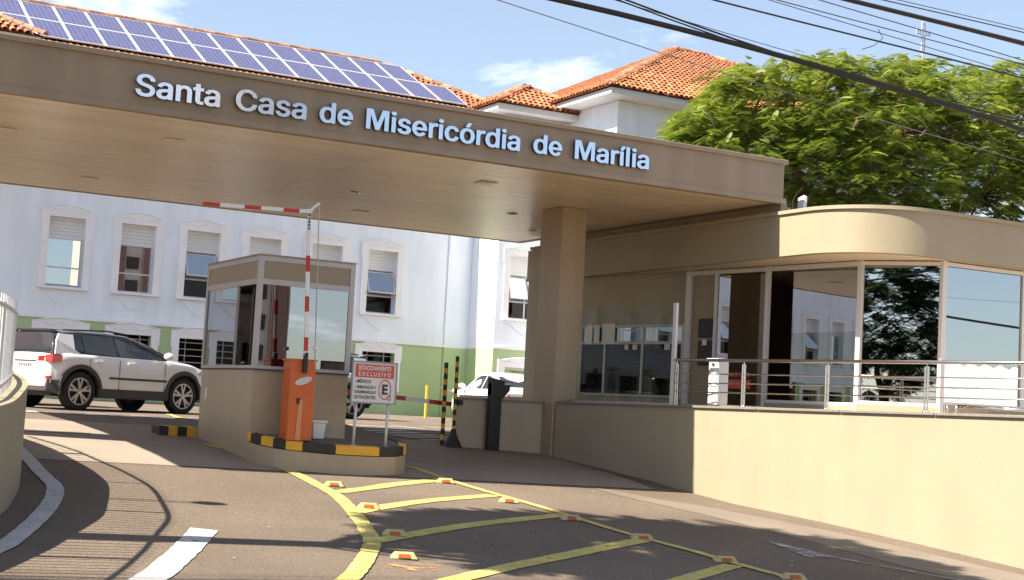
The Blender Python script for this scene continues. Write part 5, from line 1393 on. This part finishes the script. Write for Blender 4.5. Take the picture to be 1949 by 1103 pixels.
        for s in (-1, 1):
            q = MB(); q.tube([(-1.55, s*.55, HR-.012), (-.5, s*.565, HR+.035), (.05, s*.55, HR-.005)], .018, 6); q.build('roof_rail', M['black'], r, local=True)
    else:
        side_poly([(-1.15, HB+.04), (-.45, HB+.03), (-.48, HB+.42), (-.75, HB+.40)], 'rear_window', M['car_glass'])
        side_poly([(-.38, HB+.03), (.72, HB+.03), (.30, HB+.33), (.1, HB+.41), (-.40, HB+.43)], 'front_window', M['car_glass'])
    # windscreen and rear screen
    q = MB(); zt_ = HR-.11; q.v += [(.30, -gw(.3, zt_)*.80, zt_), (.30, gw(.3, zt_)*.80, zt_), (1.02, .70, HB+.05), (1.02, -.70, HB+.05)]; q.v = [(a+.015, c, d+.018) for a, c, d in q.v]; q.f.append((0, 1, 2, 3)); q.build('windscreen', M['car_glass'], r, local=True)
    q = MB()
    if suv: q.v += [(-1.765, -.56, HR-.14), (-1.765, .56, HR-.14), (-2.04, .66, HB+.05), (-2.04, -.66, HB+.05)]
    else: q.v += [(-1.02, -.52, HR-.13), (-1.02, .52, HR-.13), (-1.58, .60, HB+.10), (-1.58, -.60, HB+.10)]
    q.v = [(a-.02, c, d+.012) for a, c, d in q.v]; q.f.append((0, 1, 2, 3)); q.build('rear_screen', M['car_glass'], r, local=True)
    if suv:
        q = MB(); q.bar((-1.72, -.55, HR-.05), (-1.72, .55, HR-.05), .05, .30, (1, 0, -.18)); q.v = [(a-.06, c, d) for a, c, d in q.v]; q.build('spoiler', roofm, r, local=True, bevel=.015)
        # black lower cladding: sills, arches, rear valance
        for s in (-1, 1):
            q = MB(); q.box((wr+arch-.02, s*(Wm-.06), sill-.02), (wf-arch+.02, s*(Wm+.012), sill+.17)); q.build('sill_cladding', M['cladding'], r, local=True, bevel=.01)
            for w in (wr, wf):
                q = MB(); nn3 = 16
                for k in range(nn3+1):
                    t = math.pi*(k/nn3)*1.10-math.pi*.05
                    for rr3, yy3 in ((arch+.075, Wm+.004), (arch+.065, Wm+.022), (arch-.01, Wm+.022), (arch-.01, Wm-.10)):
                        q.v.append((w+rr3*math.cos(t), s*(yy3*(1-.035*(abs(w+rr3*math.cos(t)) > 1.72))), max(sill-.0, R_+rr3*math.sin(t))))
                for k in range(nn3):
                    for j in range(3): q.f.append((k*4+j, k*4+j+1, k*4+5+j, k*4+4+j))
                q.build('arch_cladding', M['cladding'], r, local=True, smooth='auto')
            q = MB(); q.box((-.62, s*(Wm-.01), .655), (.86, s*(Wm+.014), .70)); q.build('door_moulding', M['cladding'], r, local=True, bevel=.008)
        q = MB(); q.add([(xr-.012, -.70, .36), (xr-.012, .70, .36), (xr+.02, .72, .60), (xr+.02, -.72, .60), (xr+.45, -.885, .30), (xr+.45, .885, .30), (xr+.45, .90, .60), (xr+.45, -.90, .60)],
              [(0, 1, 2, 3), (0, 4, 5, 1), (1, 5, 6, 2), (3, 2, 6, 7), (0, 3, 7, 4)]); q.build('rear_valance', M['cladding'], r, local=True, bevel=.02)
    # door shut lines and handles
    for s in (-1, 1):
        for x in ((-1.10, -.37, .80) if suv else (-.40, .70)):
            q = MB(); q.box((x-.004, s*(Wm-.006), sill+.16), (x+.004, s*(Wm+.0035), HB-.05)); q.build('shut_line', M['black'], r, local=True)
        for x in (-.98, -.16):
            q = MB(); q.bar((x, s*(Wm*.985+.012), HB-.10), (x+.20, s*(Wm*.985+.012), HB-.105), .03, .03); q.build('door_handle', paint, r, local=True, bevel=.008)
        q = MB(); q.lathe([(0, -.11), (.06, -.10), (.085, 0), (.06, .08), (0, .10)], (.80, s*(Wm+.07), HB+.10), (0, 1, 0), 12); q.build('mirror', paint, r, local=True, smooth=True)
        # lamps
        if suv: tp_ = [(-2.175, .62, HB-.16), (-2.12, .80, HB-.17), (-1.80, .905, HB-.14), (-1.80, .90, HB-.02), (-2.10, .80, HB-.01), (-2.16, .62, HB-.02)]
        else: tp_ = [(-2.17, .50, .62), (-2.10, .74, .62), (-1.86, .83, .70), (-1.9, .81, .86), (-2.1, .72, .86), (-2.17, .52, .80)]
        q = MB(); a = [(x-.012, s*(y+.014), z) for x, y, z in tp_]; c = [(x+.05, s*(y-.05), z) for x, y, z in tp_]; nq = len(a)
        q.v += a+c; q.f += [(0, 1, 4, 5), (1, 2, 3, 4)]+[(i, (i+1) % nq, nq+(i+1) % nq, nq+i) for i in range(nq)]; q.build('tail_lamp', M['tail'], r, local=True)
        if suv:
            q = MB(); q.box((xr-.006, s*.40, HB-.15), (xr+.03, s*.60, HB-.05)); q.build('tailgate_lamp', M['tail'], r, local=True)
            q = MB(); q.box((xr+.0, s*.62, .60), (xr+.06, s*.80, .655)); q.build('bumper_reflector', M['tail'], r, local=True)
        q = MB(); q.add([(2.10, s*.45, .80), (2.02, s*.72, .80), (1.80, s*.85, .86), (1.80, s*.84, .93), (2.0, s*.72, .93), (2.10, s*.45, .91)], [(0, 1, 4, 5), (1, 2, 3, 4)]); q.v = [(x+.02, y*1.012, z) for x, y, z in q.v]; q.build('head_lamp', M['rim'], r, local=True)
    q = MB(); q.box((xr-.014, -.26, HB-.30 if suv else .55), (xr+.03, .26, HB-.17 if suv else .68)); pq = q.build('number_plate', M['grey_label'], r, local=True)
    for k in range(7):
        q = MB(); zc_ = (HB-.235) if suv else .615; q.box((xr-.017, -.20+k*.06, zc_-.03), (xr-.0145, -.165+k*.06, zc_+.03)); q.build('plate_mark', M['text_black'], pq, local=True)
    if suv:
        q = MB(); q.box((xr-.01, -.34, HB-.165), (xr+.02, .34, HB-.135)); q.build('tailgate_trim', M['cladding'], r, local=True)
    # wheels
    for w in (wr, wf):
        for s in (-1, 1):
            yo = s*(Wm-.115)
            q = MB(); q.lathe([(R_*.70, -.105), (R_*.93, -.11), (R_, -.075), (R_, .075), (R_*.93, .11), (R_*.70, .105)], (w, yo, R_), (0, 1, 0), 32); wo = q.build('wheel', M['tyre'], r, local=True, smooth='auto')
            q = MB(); q.lathe([(R_*.70, -.08), (R_*.70, .085), (R_*.66, .092), (R_*.64, .06), (R_*.60, -.02), (0, -.03)] if s > 0 else [(R_*.70, .08), (R_*.70, -.085), (R_*.66, -.092), (R_*.64, -.06), (R_*.60, .02), (0, .03)], (w, yo, R_), (0, 1, 0), 32); q.build('barrel', M['cladding'], wo, local=True, smooth='auto')
            q = MB(); q.lathe([(R_*.715, .095*s), (R_*.715, .102*s), (R_*.64, .100*s), (R_*.62, .07*s)], (w, yo, R_), (0, 1, 0), 32)
            for k in range(5):
                t0 = k*2*math.pi/5+.31
                for e in (-.16, .16):
                    p0 = Vector((w+.05*math.cos(t0), yo+s*.085, R_+.05*math.sin(t0))); p1 = Vector((w+R_*.665*math.cos(t0+e*1.3), yo+s*.088, R_+R_*.665*math.sin(t0+e*1.3)))
                    q.bar(p0, p1, .045, .02, (0, s, 0))
            q.lathe([(0, .105*s), (.05, .10*s), (.06, .07*s)], (w, yo, R_), (0, 1, 0), 12)
            q.build('rim', M['rim'], wo, local=True)
    for ch in r.children_recursive:
        if ch.type == 'MESH' and ch.name.split('.')[0] not in ('wheel', 'barrel', 'rim'):
            for v_ in ch.data.vertices:
                if v_.co.x < -1.75: v_.co.x = -1.75+(v_.co.x+1.75)*.50
    return r
def place_car(o, x, y, heading, z=None):
    o.location = (x, y, (g(x, y) if z is None else z)); o.rotation_euler = (0, 0, heading)
hd_ = math.atan2(1.12, 2.36)
suv = make_car('parked_car', 'white compact SUV with black roof parked left of the booth', M['car_white'], M['car_dark'], 'cars in the hospital car park')
cx_, cy_ = (6.38+8.76)/2-.02, (29.40+30.47)/2
def side_shift(x, y, h, d): return x-math.sin(h)*d, y+math.cos(h)*d
px0, py0 = side_shift(cx_, cy_, hd_, .80)
place_car(suv, px0-.08, py0-.02, hd_, -.515)
dk = make_car('parked_car', 'dark SUV mostly hidden behind the white SUV', M['car_dark'], M['car_dark'], 'cars in the hospital car park')
px1, py1 = side_shift(px0-.35, py0-.1, hd_, 3.1); place_car(dk, px1, py1, hd_, -.50)
sv = make_car('parked_car', 'silver SUV half hidden between the booth and the parking sign', M['car_silver'], M['car_dark'], 'cars in the hospital car park')
place_car(sv, 12.35, 34.0, math.pi+rad(6), -.47)
ws_ = make_car('parked_car', 'white saloon seen from behind between the low wall and the column', M['car_white'], M['car_white'], 'cars in the hospital car park', suv=False)
place_car(ws_, 20.35, 38.0, rad(84), -.44)

# ------------------------------------------------------------------ person at the reception window
def person():
    base = gpt(-.75, -1.0, .206)
    r = thing('person', 'seated person in a dark checked shirt behind the service window', 'person', tuple(base))
    me = bpy.data.meshes.new('body'); 
    J = [(0,0,.50),(0,0,.72),(0,0,.93),(0,0,1.06),(0,0,1.12),(0,0,1.22),(0,.19,1.02),(.10,.24,.78),(.30,.18,.76),(.36,.15,.77),(0,-.19,1.02),(.10,-.24,.78),(.30,-.16,.76),(.36,-.13,.77),(.22,.10,.48),(.42,.12,.46),(.42,.12,.06),(.54,.12,.04),(.22,-.10,.48),(.42,-.12,.46),(.42,-.12,.06),(.54,-.12,.04)]
    E_ = [(0,1),(1,2),(2,3),(3,4),(4,5),(2,6),(6,7),(7,8),(8,9),(2,10),(10,11),(11,12),(12,13),(0,14),(14,15),(15,16),(16,17),(0,18),(18,19),(19,20),(20,21)]
    Rd = [.15,.14,.15,.065,.075,.10,.07,.055,.04,.03,.07,.055,.04,.03,.09,.075,.05,.045,.09,.075,.05,.045]
    # faces the window: local +x points to the glass
    gn = Vector((GN.x, GN.y, 0)); sd = Vector((-GN.y, GN.x, 0))
    me.from_pydata([tuple(gn*x+sd*y+Vector((0, 0, z))) for x, y, z in J], E_, [])
    o = bpy.data.objects.new('body', me); C.objects.link(o); o.parent = r
    sk = o.modifiers.new('skin', 'SKIN')
    if not me.skin_vertices: me.attributes
    lay = me.skin_vertices[0].data if me.skin_vertices else None
    if lay:
        for i, v_ in enumerate(lay): v_.radius = (Rd[i], Rd[i])
        lay[0].use_root = True
    ss = o.modifiers.new('sub', 'SUBSURF'); ss.levels = 2; ss.render_levels = 2
    me.materials.append(M['shirt'])
    hd2 = MB(); hd2.lathe([(0, -.13), (.06, -.115), (.085, -.05), (.092, .02), (.085, .08), (.05, .125), (0, .14)], (0, 0, 1.24), (0, 0, 1), 16)
    c_ = gn*.03; hd2.v = [(x+c_.x, y+c_.y, z) for x, y, z in hd2.v]
    p_ = gn*.125; hd2.lathe([(0, -.03), (.016, -.02), (.018, 0), (0, .03)], (p_.x, p_.y, 1.235), (0, 0, 1), 8)
    for s in (-1, 1):
        q_ = sd*s*.095+gn*.03; hd2.lathe([(0, -.035), (.02, -.02), (.022, .01), (0, .035)], (q_.x, q_.y, 1.24), (0, 0, 1), 8)
    hd2.build('head', M['skin'], r, local=True, smooth=True)
    hr = MB(); hr.lathe([(.096, .0), (.10, .05), (.09, .10), (.055, .14), (0, .152)], (0, 0, 1.245), (0, 0, 1), 16); hr.v = [(x+gn.x*.012, y+gn.y*.012, z) for x, y, z in hr.v]; hr.build('hair', M['hair'], r, local=True, smooth=True)
    for s in (-1, 1):
        for nm_, m_, rr_2, zz_ in (('eye', M['text_black'], .009, 1.25),):
            e_ = gn*.117+sd*s*.034; q = MB(); q.lathe([(0, -rr_2), (rr_2, 0), (0, rr_2)], (e_.x, e_.y, zz_), (0, 0, 1), 8); q.build(nm_, m_, r, local=True)
        # hands: palm and five fingers resting on the desk
        h0 = gn*.36+sd*s*.14+Vector((0, 0, .765)); q = MB(); q.bar(h0, h0+gn*.08, .075, .028)
        for k in range(4):
            st2 = h0+gn*.075+sd*s*(-.03+.02*k); ln = (.06, .072, .068, .052)[k]; q.tube([st2, st2+gn*ln*.55+Vector((0, 0, .006)), st2+gn*ln+Vector((0, 0, -.010))], [.009, .0085, .007], 6)
        th = h0+gn*.02-sd*s*.035; q.tube([th, th+gn*.03-sd*s*.02, th+gn*.055-sd*s*.022], [.011, .010, .008], 6)
        q.build('hand', M['skin'], r, local=True)
    ch = thing('office_chair', 'dark office chair under the person behind the service window', 'chair', tuple(base))
    q = MB(); q.lathe([(0, .44), (.22, .44), (.23, .40), (.20, .37), (0, .37)], base, (0, 0, 1), 18); q.build('seat', M['black'], ch)
    q = MB(); q.tube([base+Vector((0, 0, .03)), base+Vector((0, 0, .37))], .03, 8); q.lathe([(0, .03), (.25, .02), (.25, 0)], base, (0, 0, 1), 10); q.build('base', M['black'], ch)
    q = MB(); q.bar(base-gn*.24+sd*.2+Vector((0, 0, .70)), base-gn*.24-sd*.2+Vector((0, 0, .70)), .05, .45); q.bar(base-gn*.235+Vector((0, 0, .40)), base-gn*.235+Vector((0, 0, .50)), .06, .03, (1, 0, 0)); q.bar(base-gn*.10+Vector((0, 0, .415)), base-gn*.25+Vector((0, 0, .415)), .06, .03); q.build('backrest', M['black'], ch, bevel=.02)
person()

# ------------------------------------------------------------------ overhead cables along the street
def cable(label, pts, r, m, yv=11.0, name='overhead_cable'):
    # fit a shallow parabola through (x, z) and carry it past both ends of the frame
    xs_ = np.array([p[0] for p in pts]); zs_ = np.array([p[1] for p in pts])
    co_ = np.polyfit(xs_, zs_, 2 if len(pts) > 2 else 1)
    if len(co_) == 3 and abs(co_[0]) > .012: co_ = np.polyfit(xs_, zs_, 1)
    X_ = np.linspace(-14, 34, 70)
    xm = xs_.mean(); sl_ = np.polyval(np.polyder(co_), X_)
    Z_ = np.polyval(co_, X_)
    def lin(x):   # beyond the seen span keep climbing gently to the poles
        a, c = xs_.min()-1.0, xs_.max()+1.5
        if x < a: return np.polyval(co_, a)+(x-a)*np.polyval(np.polyder(co_), a)+.004*(x-a)**2
        if x > c: return np.polyval(co_, c)+(x-c)*np.polyval(np.polyder(co_), c)+.006*(x-c)**2
        return np.polyval(co_, x)
    P = [(float(x), yv+.02*math.sin(x*.9), float(lin(x))) for x in X_]
    q = MB(); q.tube(P, r, 6); o = q.build(name, m, smooth=True)
    return tag(o, label, 'cable', 'overhead cables along the street')
cable('thick black cable crossing lowest in front of the tree', [(6.19, 3.60), (7.6, 3.575), (9.5, 3.47), (12.05, 3.235)], .026, M['cable'], 11.0)
cable('thick black cable at the top right corner of the sky', [(9.53, 4.21), (10.87, 4.226), (12.02, 4.168)], .024, M['cable'], 11.01)
cable('doubled black cable just above the lowest thick one', [(7.0, 3.745), (8.2, 3.62), (9.23, 3.50), (12.04, 3.36)], .009, M['cable'], 11.05)
cable('thin black cable twin of the doubled pair, slightly lower', [(7.0, 3.728), (8.2, 3.607), (9.23, 3.478), (12.04, 3.335)], .007, M['cable'], 11.08)
cable('single black cable crossing below the lattice cross', [(8.15, 3.95), (9.82, 3.906), (12.03, 3.838)], .009, M['cable'], 11.1)
cable('thin pale wire hanging lowest across the tree', [(5.77, 3.513), (7.61, 3.354), (9.51, 3.141), (12.06, 2.949)], .0042, M['wire_grey'], 11.12)
thin = [((8.9, 4.12), (12.0, 4.02), .005), ((9.0, 4.16), (12.0, 3.97), .004), ((10.0, 4.28), (12.0, 4.235), .006), ((10.3, 4.33), (12.0, 4.30), .005), ((10.7, 4.36), (12.0, 4.36), .006), ((11.1, 4.40), (12.0, 4.40), .004), ((7.4, 3.83), (12.0, 3.52), .0035), ((9.7, 4.25), (12.0, 4.12), .005)]
tl_ = ['just under the top thick cable, upper of two', 'just under the top thick cable, crossing its neighbour', 'right above the top thick cable', 'second above the top thick cable', 'third above the top thick cable', 'highest in the right corner', 'faint, crossing between the doubled and the single cable', 'hugging the top thick cable']
for (a, c, r_), lb in zip(thin, tl_):
    cable('thin overhead wire '+lb, [a, c], r_, M['cable'], 11.15+random.uniform(0, .3), 'overhead_wire')
tie = MB(); tie.tube([(10.05, 11.1, 4.02), (10.12, 11.1, 3.94), (10.0, 11.1, 3.84), (9.85, 11.1, 3.78)], .004, 5); tag(tie.build('loose_wire_end', M['cable']), 'short loose wire end dangling beside the single cable', 'wire')

# ------------------------------------------------------------------ across the street, seen only in the glass
sh = thing('corner_shop', 'blue shop with white corrugated roof mirrored in the right window', 'building', (46, -9, -1.9))
b = MB(); b.box((36, -15, -1.95), (60, -8, .55)); b.build('wall', M['blue_wall'], sh)
b = MB(); nxs = 130
for i in range(nxs+1):
    x = 35.6+24.8*i/nxs; dz_ = .09*math.sin(i*1.35)
    b.v += [(x, -7.4, .62+dz_), (x, -13.5, 2.9+dz_)]
    if i: b.f.append((2*i-2, 2*i, 2*i+1, 2*i-1))
b.build('corrugated_roof', M['corrugated'], sh, smooth=True)
tw_ = thing('apartment_tower', 'brown and cream apartment tower mirrored in the booth front glass', 'building', (46, -105, -1.9))
b = MB(); b.box((41, -112, -2), (50, -102, 42)); b.build('wall', M['tower_cream'], tw_)
for x0, x1 in ((41.3, 42.3), (44.2, 45.6), (48.0, 49.7)):
    b = MB(); b.box((x0, -101.9, -2), (x1, -101.5, 42)); b.build('brown_stripe', M['tower_brown'], tw_)
for fl2 in range(13):
    for x0 in (42.6, 45.9):
        b = MB(); b.box((x0, -101.95, fl2*3+.4), (x0+1.6, -101.8, fl2*3+1.9)); b.build('window', M['dark'], tw_)
for o in bpy.data.objects:
    if '_o' in o: del o['_o']
